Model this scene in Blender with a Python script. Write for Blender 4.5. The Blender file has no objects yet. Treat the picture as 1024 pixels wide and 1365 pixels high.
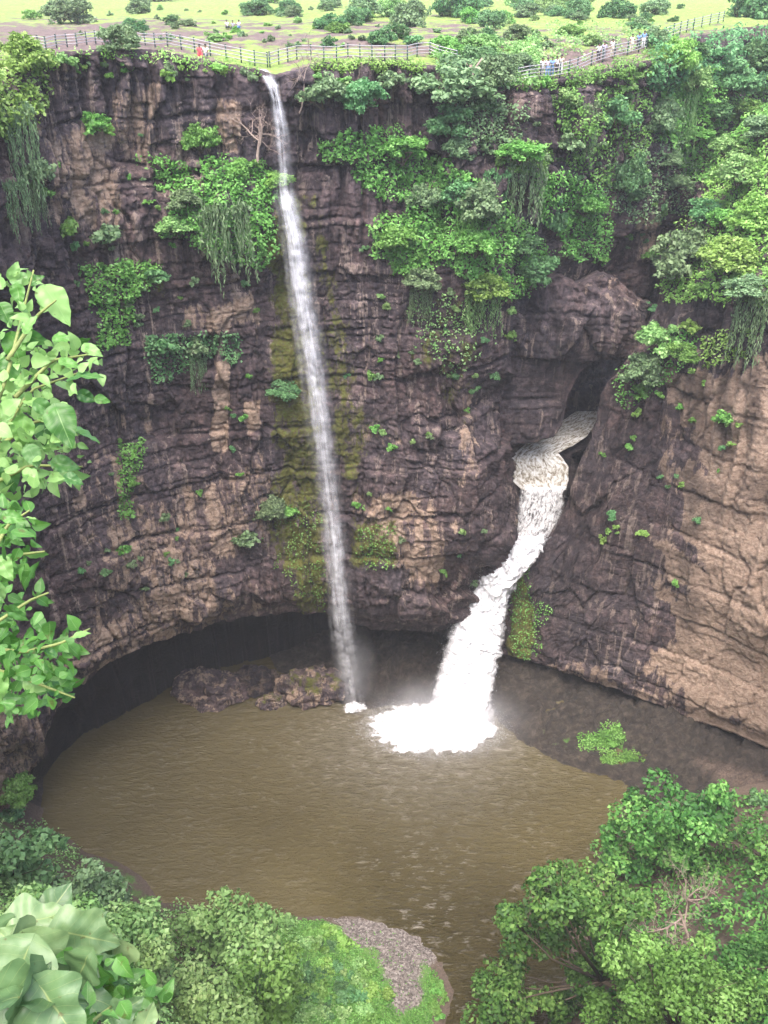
import bpy, math, random
import numpy as np
from mathutils import Vector, Matrix
from mathutils.bvhtree import BVHTree

# ------------------------------------------------------------------ camera, world, sun, exposure
S = bpy.context.scene
COL = S.collection
R = math.radians
CAM = np.array([0.0, 0.0, 86.0])
PITCH = R(30.0)
FPX = 1230.0                        # focal length in pixels of a 1024x1365 picture
cd = bpy.data.cameras.new('camera')
cd.sensor_fit = 'VERTICAL'; cd.sensor_height = 24.0; cd.lens = FPX / 1365.0 * 24.0
cd.clip_start = 0.05; cd.clip_end = 6000
cam = bpy.data.objects.new('camera', cd); COL.objects.link(cam)
cam.location = CAM; cam.rotation_euler = (R(90) - PITCH, 0, 0)
S.camera = cam

SUN_EL, SUN_AZ = R(68), R(194)      # azimuth clockwise from +Y: behind and a little left of the camera
W = bpy.data.worlds.new('World'); S.world = W; W.use_nodes = True
wn = W.node_tree.nodes; wl = W.node_tree.links
sky = wn.new('ShaderNodeTexSky'); sky.sky_type = 'NISHITA'; sky.sun_disc = False
sky.sun_elevation = SUN_EL; sky.sun_rotation = SUN_AZ
sky.air_density = 1.0; sky.dust_density = 4.0; sky.ozone_density = 0.6
wl.new(sky.outputs[0], wn['Background'].inputs[0]); wn['Background'].inputs[1].default_value = 0.15
sd = bpy.data.lights.new('sun', 'SUN'); sd.energy = 1.5; sd.angle = R(50); sd.color = (1.0, 0.96, 0.90)
sun = bpy.data.objects.new('sun', sd); COL.objects.link(sun)
dsun = Vector((math.sin(SUN_AZ) * math.cos(SUN_EL), math.cos(SUN_AZ) * math.cos(SUN_EL), math.sin(SUN_EL)))
sun.rotation_euler = dsun.to_track_quat('Z', 'Y').to_euler(); sun.location = (0, -40, 160)
S.view_settings.view_transform = 'Standard'; S.view_settings.look = 'None'
S.view_settings.exposure = 1.74; S.view_settings.gamma = 1.0
S.render.engine = 'CYCLES'
cy = S.cycles
cy.max_bounces = 6; cy.diffuse_bounces = 3; cy.glossy_bounces = 2; cy.transmission_bounces = 3
cy.transparent_max_bounces = 24; cy.volume_bounces = 1; cy.use_denoising = True
cy.caustics_reflective = False; cy.caustics_refractive = False

HAZE = 0.00030
# ------------------------------------------------------------------ projection helpers (photo pixels <-> world)
cp, sp = math.cos(PITCH), math.sin(PITCH)
def ray(u, v):
    u = np.asarray(u, float); v = np.asarray(v, float)
    a = (u - 512.0) / FPX; b = (682.5 - v) / FPX
    return np.stack(np.broadcast_arrays(a, cp + b * sp, -sp + b * cp), -1)
def P(u, v, Y):                      # point at forward distance Y seen at photo pixel (u, v)
    d = ray(u, v)
    return CAM + d * (np.asarray(Y, float) / d[..., 1])[..., None]
def PZ(u, v, z=0.0):
    d = ray(u, v)
    return CAM + d * ((z - CAM[2]) / d[..., 2])[..., None]
def PD(u, v, dist):                  # point at depth dist along the optical axis
    return CAM + ray(u, v) * np.asarray(dist, float)[..., None]
def proj(p):
    q = np.asarray(p) - CAM
    dep = q[..., 1] * cp - q[..., 2] * sp
    up = q[..., 1] * sp + q[..., 2] * cp
    return 512 + FPX * q[..., 0] / dep, 682.5 - FPX * up / dep, dep

# ------------------------------------------------------------------ noise (vectorised Perlin)
_rs = np.random.RandomState(7)
_perm = _rs.permutation(256).astype(np.int64); _perm = np.concatenate([_perm, _perm, _perm])
_g = _rs.normal(size=(256, 3)); _g /= np.linalg.norm(_g, axis=1)[:, None]
def perlin(p, seed=0):
    p = np.asarray(p, float) + seed * 17.31
    i = np.floor(p).astype(np.int64); f = p - i; i = i & 255
    w = f * f * f * (f * (f * 6 - 15) + 10)
    out = 0
    for dx in (0, 1):
        wx = w[..., 0] if dx else 1 - w[..., 0]
        for dy in (0, 1):
            wy = w[..., 1] if dy else 1 - w[..., 1]
            for dz in (0, 1):
                wz = w[..., 2] if dz else 1 - w[..., 2]
                h = _perm[_perm[_perm[(i[..., 0] + dx) & 255] + ((i[..., 1] + dy) & 255)] + ((i[..., 2] + dz) & 255)]
                gr = _g[h]
                out = out + wx * wy * wz * (gr[..., 0] * (f[..., 0] - dx) + gr[..., 1] * (f[..., 1] - dy) + gr[..., 2] * (f[..., 2] - dz))
    return out * 1.6
def fbm(p, o=4, seed=0, gain=0.5):
    p = np.asarray(p, float); s = 0; a = 1.0
    for k in range(o):
        s = s + a * perlin(p, seed + k); p = p * 2.03; a *= gain
    return s
def worley(p, seed=0, tilt=0.0):
    '''per-cell random step plus a tilted plane per cell (fractured facets), and the gap to the next cell'''
    p = np.asarray(p, float) + seed * 13.7; i = np.floor(p).astype(np.int64); b1 = np.full(p.shape[:-1], 1e9); b2 = b1.copy(); val = np.zeros(p.shape[:-1])
    for dx in (-1, 0, 1):
        for dy in (-1, 0, 1):
            for dz in (-1, 0, 1):
                c = i + np.array([dx, dy, dz]); h = _perm[_perm[_perm[c[..., 0] & 255] + (c[..., 1] & 255)] + (c[..., 2] & 255)]
                e = p - (c + 0.5 + 0.32 * _g[h]); d = np.sum(e ** 2, -1); g = _g[(h + 57) & 255]; w_ = g[..., 0] + tilt * np.sum(e * g, -1)
                nr_ = d < b1; b2 = np.where(nr_, b1, np.minimum(b2, d)); val = np.where(nr_, w_, val); b1 = np.where(nr_, d, b1)
    return val, np.sqrt(b2) - np.sqrt(b1)
def ridge(p, o=3, seed=0):
    p = np.asarray(p, float); s = 0; a = 1.0
    for k in range(o):
        s = s + a * (1 - 2 * np.abs(perlin(p, seed + k))); p = p * 2.1; a *= 0.5
    return s
def sstep(a, b, x):
    t = np.clip((x - a) / (b - a), 0, 1); return t * t * (3 - 2 * t)
def inpoly(u, v, poly):
    u = np.asarray(u); v = np.asarray(v); r = np.zeros(u.shape, bool); n = len(poly)
    for k in range(n):
        x0, y0 = poly[k]; x1, y1 = poly[(k + 1) % n]
        c = ((y0 > v) != (y1 > v)) & (u < (x1 - x0) * (v - y0) / (y1 - y0 + 1e-9) + x0)
        r ^= c
    return r
def polydist(u, v, poly):            # signed distance in pixels, positive inside
    d = np.full(np.shape(u), 1e9); n = len(poly)
    for k in range(n):
        a = np.array(poly[k], float); b = np.array(poly[(k + 1) % n], float); e = b - a
        t = np.clip(((u - a[0]) * e[0] + (v - a[1]) * e[1]) / (e @ e + 1e-9), 0, 1)
        d = np.minimum(d, np.hypot(u - a[0] - t * e[0], v - a[1] - t * e[1]))
    return np.where(inpoly(u, v, poly), d, -d)
class RBF:
    def __init__(s, xy, val, sc=1.0):
        s.x = np.array(xy, float) / sc; s.sc = sc; n = len(s.x)
        d = np.linalg.norm(s.x[:, None] - s.x[None], axis=-1)
        A = np.zeros((n + 3, n + 3)); A[:n, :n] = d; A[:n, n] = 1; A[:n, n + 1:] = s.x; A[n, :n] = 1; A[n + 1:, :n] = s.x.T
        s.w = np.linalg.solve(A, np.concatenate([np.array(val, float), [0, 0, 0]]))
    def __call__(s, a, b):
        q = np.stack(np.broadcast_arrays(np.asarray(a, float), np.asarray(b, float)), -1) / s.sc
        out = s.w[-3] + q @ s.w[-2:]
        for k in range(len(s.x)):
            out = out + s.w[k] * np.hypot(q[..., 0] - s.x[k, 0], q[..., 1] - s.x[k, 1])
        return out
def lerp_tab(tab):
    x = [t[0] for t in tab]; y = [t[1] for t in tab]
    return lambda q: np.interp(q, x, y)

# ------------------------------------------------------------------ mesh helpers
def mesh_np(name, V, F, smooth=True, attrs=None, fattrs=None, uv=None):
    V = np.ascontiguousarray(V, np.float32); F = np.ascontiguousarray(F, np.int32); k = F.shape[1]
    me = bpy.data.meshes.new(name)
    me.vertices.add(len(V)); me.vertices.foreach_set('co', V.ravel())
    me.loops.add(F.size); me.loops.foreach_set('vertex_index', F.ravel())
    me.polygons.add(len(F)); me.polygons.foreach_set('loop_start', np.arange(0, F.size, k, dtype=np.int32))
    me.polygons.foreach_set('loop_total', np.full(len(F), k, np.int32))
    if smooth: me.polygons.foreach_set('use_smooth', np.ones(len(F), bool))
    for nm, a in (attrs or {}).items():
        at = me.attributes.new(nm, 'FLOAT', 'POINT'); at.data.foreach_set('value', np.ascontiguousarray(a, np.float32).ravel())
    for nm, a in (fattrs or {}).items():
        at = me.attributes.new(nm, 'FLOAT', 'FACE'); at.data.foreach_set('value', np.ascontiguousarray(a, np.float32).ravel())
    if uv is not None:
        l = me.uv_layers.new(name='UVMap'); l.data.foreach_set('uv', np.ascontiguousarray(uv[F.ravel()], np.float32).ravel())
    me.update(calc_edges=True); me.validate()
    return me
def grid_faces(nr, nc):
    i = np.arange(nr * nc).reshape(nr, nc)
    return np.stack([i[:-1, :-1], i[1:, :-1], i[1:, 1:], i[:-1, 1:]], -1).reshape(-1, 4)
def link(name, me, mat=None, parent=None, loc=None):
    o = bpy.data.objects.new(name, me); COL.objects.link(o)
    if mat is not None and me is not None and not me.materials: me.materials.append(mat)
    if parent is not None: o.parent = parent
    if loc is not None: o.location = loc
    return o
def tag(o, label, cat, group=None, kind=None):
    o['label'] = label; o['category'] = cat
    if group: o['group'] = group
    if kind: o['kind'] = kind
    return o
def empty(name, loc, rz=0.0):
    o = bpy.data.objects.new(name, None); COL.objects.link(o); o.location = loc; o.rotation_euler = (0, 0, rz)
    o.empty_display_size = 0.3
    return o
def tube(pts, rad, n=6, cap=True):
    pts = np.array(pts, float); rad = np.broadcast_to(np.asarray(rad, float), (len(pts),))
    T = np.gradient(pts, axis=0); T /= np.linalg.norm(T, axis=1)[:, None] + 1e-9
    ref = np.array([0, 0, 1.0]) if abs(T[0][2]) < 0.8 else np.array([1.0, 0, 0])
    A = np.cross(T, ref); A /= np.linalg.norm(A, axis=1)[:, None] + 1e-9; B = np.cross(T, A)
    th = np.arange(n) * 2 * math.pi / n
    V = pts[:, None] + rad[:, None, None] * (A[:, None] * np.cos(th)[None, :, None] + B[:, None] * np.sin(th)[None, :, None])
    V = V.reshape(-1, 3); F = []
    i = np.arange(len(pts) * n).reshape(len(pts), n); j = np.roll(i, -1, 1)
    F = np.stack([i[:-1], i[1:], j[1:], j[:-1]], -1).reshape(-1, 4)
    if cap:
        b0 = len(V); V = np.concatenate([V, pts[:1], pts[-1:]])
        F = np.concatenate([F, np.stack([i[0], j[0], np.full(n, b0), np.full(n, b0)], -1)[:, [0, 1, 2, 2]],
                            np.stack([j[-1], i[-1], np.full(n, b0 + 1), np.full(n, b0 + 1)], -1)[:, [0, 1, 2, 2]]])
    return V, F
def merge(parts):
    Vs, Fs, n = [], [], 0
    for V, F in parts:
        Vs.append(V); Fs.append(F + n); n += len(V)
    return np.concatenate(Vs), np.concatenate(Fs)
def mesh_parts(name, parts, smooth=True):
    V, F = merge(parts)
    deg = F[:, 2] == F[:, 3]
    if deg.any():                    # triangles are carried as degenerate quads
        me = bpy.data.meshes.new(name)
        me.from_pydata(V.tolist(), [], [tuple(f[:3]) if d else tuple(f) for f, d in zip(F.tolist(), deg)])
        me.polygons.foreach_set('use_smooth', np.full(len(F), smooth)); me.update(); return me
    return mesh_np(name, V, F, smooth)
def boxp(c, s, rz=0.0):
    x, y, z = np.array(s) / 2.0
    V = np.array([[-x, -y, -z], [x, -y, -z], [x, y, -z], [-x, y, -z], [-x, -y, z], [x, -y, z], [x, y, z], [-x, y, z]])
    ca, sa = math.cos(rz), math.sin(rz)
    V = V @ np.array([[ca, sa, 0], [-sa, ca, 0], [0, 0, 1]]) + np.array(c)
    return V, np.array([[0, 3, 2, 1], [4, 5, 6, 7], [0, 1, 5, 4], [1, 2, 6, 5], [2, 3, 7, 6], [3, 0, 4, 7]])

# ------------------------------------------------------------------ material helpers
class M:
    def __init__(s, name):
        s.m = bpy.data.materials.new(name); s.m.use_nodes = True
        s.t = s.m.node_tree; s.n = s.t.nodes; s.b = s.n['Principled BSDF']; s.out = s.n['Material Output']
    def node(s, typ, ins=None, **kw):
        x = s.n.new(typ)
        for k, v in kw.items(): setattr(x, k, v)
        for k, v in (ins or {}).items():
            if hasattr(v, 'links'): s.t.links.new(v, x.inputs[k])
            else: x.inputs[k].default_value = v
        return x
    def set(s, **kw):
        for k, v in kw.items():
            k = k.replace('_', ' ')
            if hasattr(v, 'links'): s.t.links.new(v, s.b.inputs[k])
            else: s.b.inputs[k].default_value = v
    def attr(s, nm): return s.node('ShaderNodeAttribute', attribute_name=nm).outputs['Fac']
    def pos(s): return s.node('ShaderNodeNewGeometry').outputs['Position']
    def scl(s, vec, sc): return s.node('ShaderNodeVectorMath', {0: vec, 1: sc}, operation='MULTIPLY').outputs[0]
    def noise(s, vec, scale, detail=5, rough=0.6, dist=0.0):
        return s.node('ShaderNodeTexNoise', {'Vector': vec, 'Scale': scale, 'Detail': detail, 'Roughness': rough, 'Distortion': dist}).outputs['Fac']
    def ramp(s, f, stops, interp='LINEAR'):
        x = s.node('ShaderNodeValToRGB', {'Fac': f}); e = x.color_ramp.elements; x.color_ramp.interpolation = interp
        while len(e) < len(stops): e.new(0.5)
        for q, (p_, c) in zip(e, stops): q.position = p_; q.color = (c if len(c) == 4 else (*c, 1)) if hasattr(c, '__len__') else (c, c, c, 1)
        return x.outputs['Color']
    def mix(s, f, a, b, blend='MIX'):
        x = s.node('ShaderNodeMix', data_type='RGBA', blend_type=blend)
        for k, v in ((0, f), (6, a), (7, b)):
            if hasattr(v, 'links'): s.t.links.new(v, x.inputs[k])
            else: x.inputs[k].default_value = v if k == 0 else (*v, 1) if len(v) == 3 else v
        return x.outputs[2]
    def math(s, op, a, b=0.0, clamp=False):
        x = s.node('ShaderNodeMath', {0: a, 1: b}, operation=op, use_clamp=clamp); return x.outputs[0]
    def bump(s, h, strength, dist):
        return s.node('ShaderNodeBump', {'Height': h, 'Strength': strength, 'Distance': dist}).outputs[0]

def mat_rock(name):
    k = M(name); p = k.pos()
    big = k.noise(k.scl(p, (1, 1, 1)), 0.09, 5, 0.65)
    med = k.noise(k.scl(p, (1, 1, 2.2)), 0.55, 7, 0.72)
    fin = k.noise(k.scl(p, (1, 1, 1.6)), 2.6, 8, 0.75)
    strk = k.noise(k.scl(p, (1, 1, 0.09)), 0.9, 5, 0.65)
    base = k.ramp(med, [(0.30, (0.040, 0.033, 0.038)), (0.48, (0.098, 0.077, 0.081)), (0.62, (0.165, 0.126, 0.124)), (0.80, (0.29, 0.225, 0.205))])
    fc = k.noise(k.scl(p, (1, 1, 0.75)), 1.5, 9, 0.82)
    base = k.mix(1.0, base, k.ramp(fc, [(0.34, (0.42, 0.40, 0.43)), (0.5, (1.05, 1.04, 1.08)), (0.66, (1.9, 1.75, 1.70))]), 'MULTIPLY')
    warm = k.ramp(big, [(0.35, (0.90, 0.96, 1.04)), (0.62, (1.18, 1.06, 0.98))])
    base = k.mix(1.0, base, warm, 'MULTIPLY')
    sfac = k.ramp(strk, [(0.42, 0.0), (0.60, 1.0)])
    base = k.mix(k.math('MULTIPLY', sfac, 0.6), base, (0.035, 0.027, 0.031))
    drip = k.math('MULTIPLY', k.ramp(k.noise(k.scl(p, (1, 1, 0.055)), 1.15, 6, 0.7, 0.3), [(0.545, 0.0), (0.60, 1.0)]), k.ramp(k.noise(k.scl(p, (1, 1, 0.6)), 0.16, 4, 0.6), [(0.44, 0.0), (0.54, 1.0)]))
    base = k.mix(k.math('MULTIPLY', drip, 0.88), base, k.ramp(fin, [(0.3, (0.20, 0.145, 0.125)), (0.7, (0.52, 0.41, 0.35))]))
    tan = k.attr('tan')
    tn = k.math('ADD', tan, k.math('MULTIPLY', k.math('SUBTRACT', k.math('ADD', k.math('MULTIPLY', k.noise(k.scl(p, (1, 1, 0.22)), 0.9, 7, 0.75), 0.6), k.math('MULTIPLY', strk, 0.4)), 0.5), 2.6))
    tf = k.math('MULTIPLY', k.ramp(tn, [(0.42, 0.0), (0.60, 1.0)]), k.ramp(tan, [(0.02, 0.0), (0.14, 1.0)]))
    tcol = k.ramp(fin, [(0.30, (0.21, 0.14, 0.105)), (0.50, (0.44, 0.315, 0.24)), (0.72, (0.64, 0.50, 0.40))])
    base = k.mix(tf, base, tcol)
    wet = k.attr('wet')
    base = k.mix(k.math('MULTIPLY', wet, 0.75, True), base, (0.011, 0.009, 0.012))  # wet rock; on cave back rows this carries painted shade
    moss = k.attr('moss')
    mn = k.math('ADD', moss, k.math('MULTIPLY', k.math('SUBTRACT', k.noise(k.scl(p, (1, 1, 0.5)), 0.7, 8, 0.78), 0.5), 2.6))
    mf = k.math('MULTIPLY', k.ramp(mn, [(0.44, 0.0), (0.68, 1.0)]), k.ramp(moss, [(0.03, 0.0), (0.2, 1.0)]))
    mcol = k.ramp(fin, [(0.3, (0.075, 0.066, 0.022)), (0.5, (0.150, 0.145, 0.036)), (0.72, (0.16, 0.24, 0.05))])
    base = k.mix(mf, base, mcol)
    crack = k.node('ShaderNodeTexVoronoi', {'Vector': k.mix(0.5, k.scl(p, (1, 1, 0.6)), k.node('ShaderNodeTexNoise', {'Vector': p, 'Scale': 0.5, 'Detail': 3.0}).outputs['Color'], 'ADD'), 'Scale': 0.55}, feature='DISTANCE_TO_EDGE').outputs['Distance']
    h = k.math('ADD', k.math('ADD', k.math('MULTIPLY', fc, 0.5), k.math('MULTIPLY', med, 0.6)), k.math('ADD', k.math('MULTIPLY', fin, 0.35), k.math('MULTIPLY', k.ramp(crack, [(0.0, 0.0), (0.06, 1.0)]), 0.10)))
    k.set(Base_Color=base, Roughness=k.ramp(wet, [(0, 0.9), (1, 0.55)]), Normal=k.bump(h, 0.9, 0.9))
    k.b.inputs['Specular IOR Level'].default_value = 0.25
    return k.m

def mat_leaf(name, c0, c1, c2, trans=0.35, rough=0.5, hue=0.03):
    k = M(name)
    t = k.attr('tint')
    oi = k.node('ShaderNodeObjectInfo').outputs['Random']
    c = k.ramp(t, [(0.0, c0), (0.55, c1), (1.0, c2)])
    hs = k.node('ShaderNodeHueSaturation', {'Color': c, 'Hue': k.math('ADD', 0.5 - hue / 2, k.math('MULTIPLY', oi, hue)), 'Saturation': 1.0,
                'Value': k.math('ADD', 0.85, k.math('MULTIPLY', oi, 0.35))}).outputs[0]
    k.set(Base_Color=hs, Roughness=rough); k.b.inputs['Specular IOR Level'].default_value = 0.3
    tr = k.node('ShaderNodeBsdfTranslucent', {'Color': hs})
    mx = k.node('ShaderNodeMixShader', {0: trans, 1: k.b.outputs[0], 2: tr.outputs[0]})
    k.t.links.new(mx.outputs[0], k.out.inputs[0])
    return k.m
def mat_plain(name, col, rough=0.7, var=0.25, scale=3.0, metal=0.0):
    k = M(name); n = k.noise(k.pos(), scale, 4, 0.6)
    a = tuple(x * (1 - var) for x in col); b = tuple(min(1, x * (1 + var)) for x in col)
    k.set(Base_Color=k.ramp(n, [(0.3, a), (0.7, b)]), Roughness=rough, Metallic=metal); return k.m

ROCK = mat_rock('basalt_rock')
LEAF = {
 'bright': mat_leaf('bright_leaf', (0.085, 0.20, 0.042), (0.185, 0.40, 0.085), (0.34, 0.60, 0.18)),
 'lime':   mat_leaf('lime_leaf', (0.12, 0.24, 0.045), (0.26, 0.46, 0.095), (0.45, 0.66, 0.22)),
 'grey':   mat_leaf('grey_green_leaf', (0.10, 0.165, 0.080), (0.20, 0.31, 0.145), (0.34, 0.47, 0.25)),
 'dark':   mat_leaf('dark_leaf', (0.045, 0.115, 0.044), (0.10, 0.225, 0.082), (0.20, 0.36, 0.14)),
 'teal':   mat_leaf('cool_green_leaf', (0.065, 0.165, 0.062), (0.145, 0.32, 0.125), (0.27, 0.48, 0.22)),
 'pale':   mat_leaf('pale_leaf', (0.12, 0.24, 0.070), (0.26, 0.45, 0.150), (0.47, 0.66, 0.28)),
 'tree':   mat_leaf('tree_leaf', (0.030, 0.095, 0.026), (0.105, 0.275, 0.058), (0.29, 0.53, 0.14)),
}
BARK = mat_plain('bark', (0.10, 0.075, 0.055), 0.9, 0.4, 8)
DEADWOOD = mat_plain('dead_wood', (0.36, 0.27, 0.23), 0.85, 0.3, 5)

BVHS = []
def bvh_add(V, F): BVHS.append(BVHTree.FromPolygons(V.tolist(), F.tolist()))
def cast(u, v):
    d = Vector(ray(u, v)).normalized(); best = None
    for b in BVHS:
        h = b.ray_cast(Vector(CAM), d)
        if h[0] is not None and (best is None or h[3] < best[3]): best = h
    return best
def drop(x, y, z=140.0):
    best = None
    for b in BVHS:
        h = b.ray_cast(Vector((x, y, z)), Vector((0, 0, -1)))
        if h[0] is not None and (best is None or h[3] < best[3]): best = h
    return best[0].z if best else 0.0

# ------------------------------------------------------------------ rock sheets
def normals(G):
    a = np.gradient(G, axis=1); b = np.gradient(G, axis=0)
    n = np.cross(a, b); n /= np.linalg.norm(n, axis=-1)[..., None] + 1e-9
    s = np.sum(n * (CAM - G), -1) < 0; n[s] *= -1
    return n
def rock_disp(G, cols=True, fine=1.0, bed=1.0):
    x, z = G, G[..., 2]
    zz = z + 2.2 * perlin(G * 0.05, 3) + 0.8 * perlin(G * 0.22, 4)
    def saw(q, per, sharp):
        f = q / per - np.floor(q / per); return sstep(0.0, sharp, f) * (1 - sstep(0.55, 1.0, f) * 0.75)
    d = 1.5 * fbm(G * np.array([0.05, 0.05, 0.05]), 3, 10)
    zb = z + 1.6 * perlin(G * np.array([0.035, 0.035, 0.02]), 3) + 0.5 * perlin(G * np.array([0.15, 0.15, 0.1]), 4)
    def beds(per, sd_, amp_, notch, nw):
        k_ = np.floor(zb / per); f_ = zb / per - k_; xy = np.stack([G[..., 0] * 0.07, G[..., 1] * 0.07, k_ * 7.31], -1)
        o_ = amp_ * (1.3 * perlin(xy, sd_) + 0.5 * np.sin(k_ * 12.9898 + sd_)); e_ = np.minimum(f_, 1 - f_) * per
        return o_ - notch * np.exp(-(e_ / nw) ** 2) * np.clip(perlin(xy * 2.3, sd_ + 1) * 2 + 0.6, 0, 1) - 0.10 * amp_ * f_
    d += bed * beds(5.6, 51, 0.80, 0.75, 0.26) + bed * beds(1.9, 53, 0.22, 0.26, 0.12)
    wv = G + 0.7 * np.stack([perlin(G * 0.3, 81), perlin(G * 0.3, 82), perlin(G * 0.3, 83)], -1)
    v1, g1 = worley(wv * np.array([0.24, 0.24, 0.10]), 1, 1.2); v2, g2 = worley(wv * np.array([0.62, 0.62, 0.26]), 2, 1.5); v3, g3 = worley(wv * np.array([1.5, 1.5, 1.2]), 3, 1.7)
    big_ = np.clip(0.75 + perlin(G * 0.07, 91) * 1.2, 0.2, 1.5)
    d += (0.85 * v1 + 0.24 * v2 * fine) * big_ + 0.10 * v3 * fine
    d -= 0.45 * (1 - sstep(0, 0.06, g1)) * big_ + 0.20 * (1 - sstep(0, 0.07, g2)) * fine * np.clip(big_, 0.3, 1) + 0.05 * (1 - sstep(0, 0.1, g3))
    d += 0.09 * fbm(G * 2.6, 3, 28)
    if cols:
        m = sstep(60, 66, z + 3 * perlin(G * 0.1, 40))
        m2 = 0.55 * np.clip(perlin(G * np.array([0.09, 0.09, 0.05]), 41) * 1.6, 0, 1)
        c = np.abs(perlin(G * np.array([0.42, 0.42, 0.035]), 42))
        c2 = np.abs(perlin(G * np.array([0.95, 0.95, 0.07]), 43))
        d += (m * 1.5 + m2 * 1.5) * (np.minimum(c * 2.6, 0.75) - 0.4) + (m + m2) * 0.5 * np.minimum(c2 * 2.5, 0.8)
    return d
def blobmask(u, v, spec, wob=None):
    m = np.zeros_like(u)
    for s_ in spec:
        poly, soft, amt = s_
        m = np.maximum(m, amt * sstep(-soft, soft * 0.6, polydist(u, v, poly) + (0 if wob is None else wob * soft)))
    return m

TAN = [
 ([(900, 520), (965, 495), (1200, 500), (1200, 1060), (1000, 1000), (960, 975), (900, 940), (870, 880), (905, 800), (905, 690), (935, 600)], 55, 0.95),
 ([(880, 540), (905, 540), (905, 660), (880, 650)], 14, 0.5), ([(985, 505), (1030, 505), (1030, 640), (985, 600)], 22, 1.1),
 ([(700, 870), (760, 880), (880, 930), (1000, 985), (1000, 1010), (880, 960), (740, 905)], 22, 0.55),
 ([(240, 410), (335, 395), (350, 430), (300, 445), (245, 435)], 12, 0.6),
 ([(60, 180), (150, 170), (160, 300), (110, 310), (60, 290)], 25, 0.62),
 ([(150, 120), (210, 110), (200, 200), (165, 225), (140, 190)], 18, 0.55),
 ([(292, 130), (325, 130), (325, 210), (295, 210)], 12, 0.6),
 ([(185, 660), (345, 610), (360, 700), (300, 760), (330, 820), (200, 830), (120, 800), (120, 660), (170, 560)], 40, 0.50),
 ([(286, 480), (304, 480), (304, 600), (286, 600)], 8, 0.8), ([(330, 540), (346, 535), (346, 575), (330, 580)], 6, 0.8),
 ([(195, 730), (330, 780), (330, 820), (110, 905), (60, 1020), (45, 1110), (-60, 1110), (-60, 900), (110, 850)], 35, 0.52),
 ([(475, 650), (560, 650), (600, 700), (580, 780), (540, 780), (520, 720), (480, 700)], 22, 0.62),
 ([(610, 500), (635, 480), (640, 640), (612, 640)], 14, 0.42),
 ([(740, 340), (830, 360), (870, 420), (800, 400), (700, 385)], 18, 0.28),
 ([(500, 560), (540, 590), (500, 600), (460, 590)], 14, 0.45),
 ([(850, 290), (880, 290), (885, 340), (855, 340)], 10, 0.6),
]
MOSS = [
 ([(372, 250), (405, 300), (410, 420), (425, 560), (430, 640), (435, 820), (408, 820), (370, 760), (362, 690), (372, 640), (366, 500), (362, 400), (355, 320)], 16, 0.70),
 ([(420, 260), (440, 330), (455, 420), (470, 480), (482, 560), (490, 640), (470, 660), (450, 640), (440, 520), (428, 420)], 18, 0.60),
 ([(470, 690), (525, 695), (528, 750), (500, 760), (470, 755)], 12, 0.6),
 ([(682, 750), (697, 750), (715, 850), (700, 880), (680, 860)], 9, 1.0),
 ([(200, 370), (240, 380), (230, 410), (200, 400)], 14, 0.5),
 ([(560, 400), (640, 390), (640, 480), (600, 560), (570, 480)], 24, 0.42),
]
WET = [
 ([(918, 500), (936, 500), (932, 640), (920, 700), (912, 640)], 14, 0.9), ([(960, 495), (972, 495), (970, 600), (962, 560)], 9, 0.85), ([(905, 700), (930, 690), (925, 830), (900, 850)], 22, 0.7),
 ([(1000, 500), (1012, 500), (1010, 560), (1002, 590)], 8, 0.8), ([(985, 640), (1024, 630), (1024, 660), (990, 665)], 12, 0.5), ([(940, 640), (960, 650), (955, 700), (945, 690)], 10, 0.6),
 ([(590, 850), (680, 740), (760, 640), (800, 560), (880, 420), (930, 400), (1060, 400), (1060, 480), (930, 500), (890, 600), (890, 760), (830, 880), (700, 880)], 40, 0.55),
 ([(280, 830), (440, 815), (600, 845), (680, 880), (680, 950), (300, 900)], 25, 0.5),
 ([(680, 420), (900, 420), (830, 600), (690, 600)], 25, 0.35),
 ([(380, 240), (420, 250), (470, 690), (440, 700), (400, 500)], 12, 0.4),
]
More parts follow.
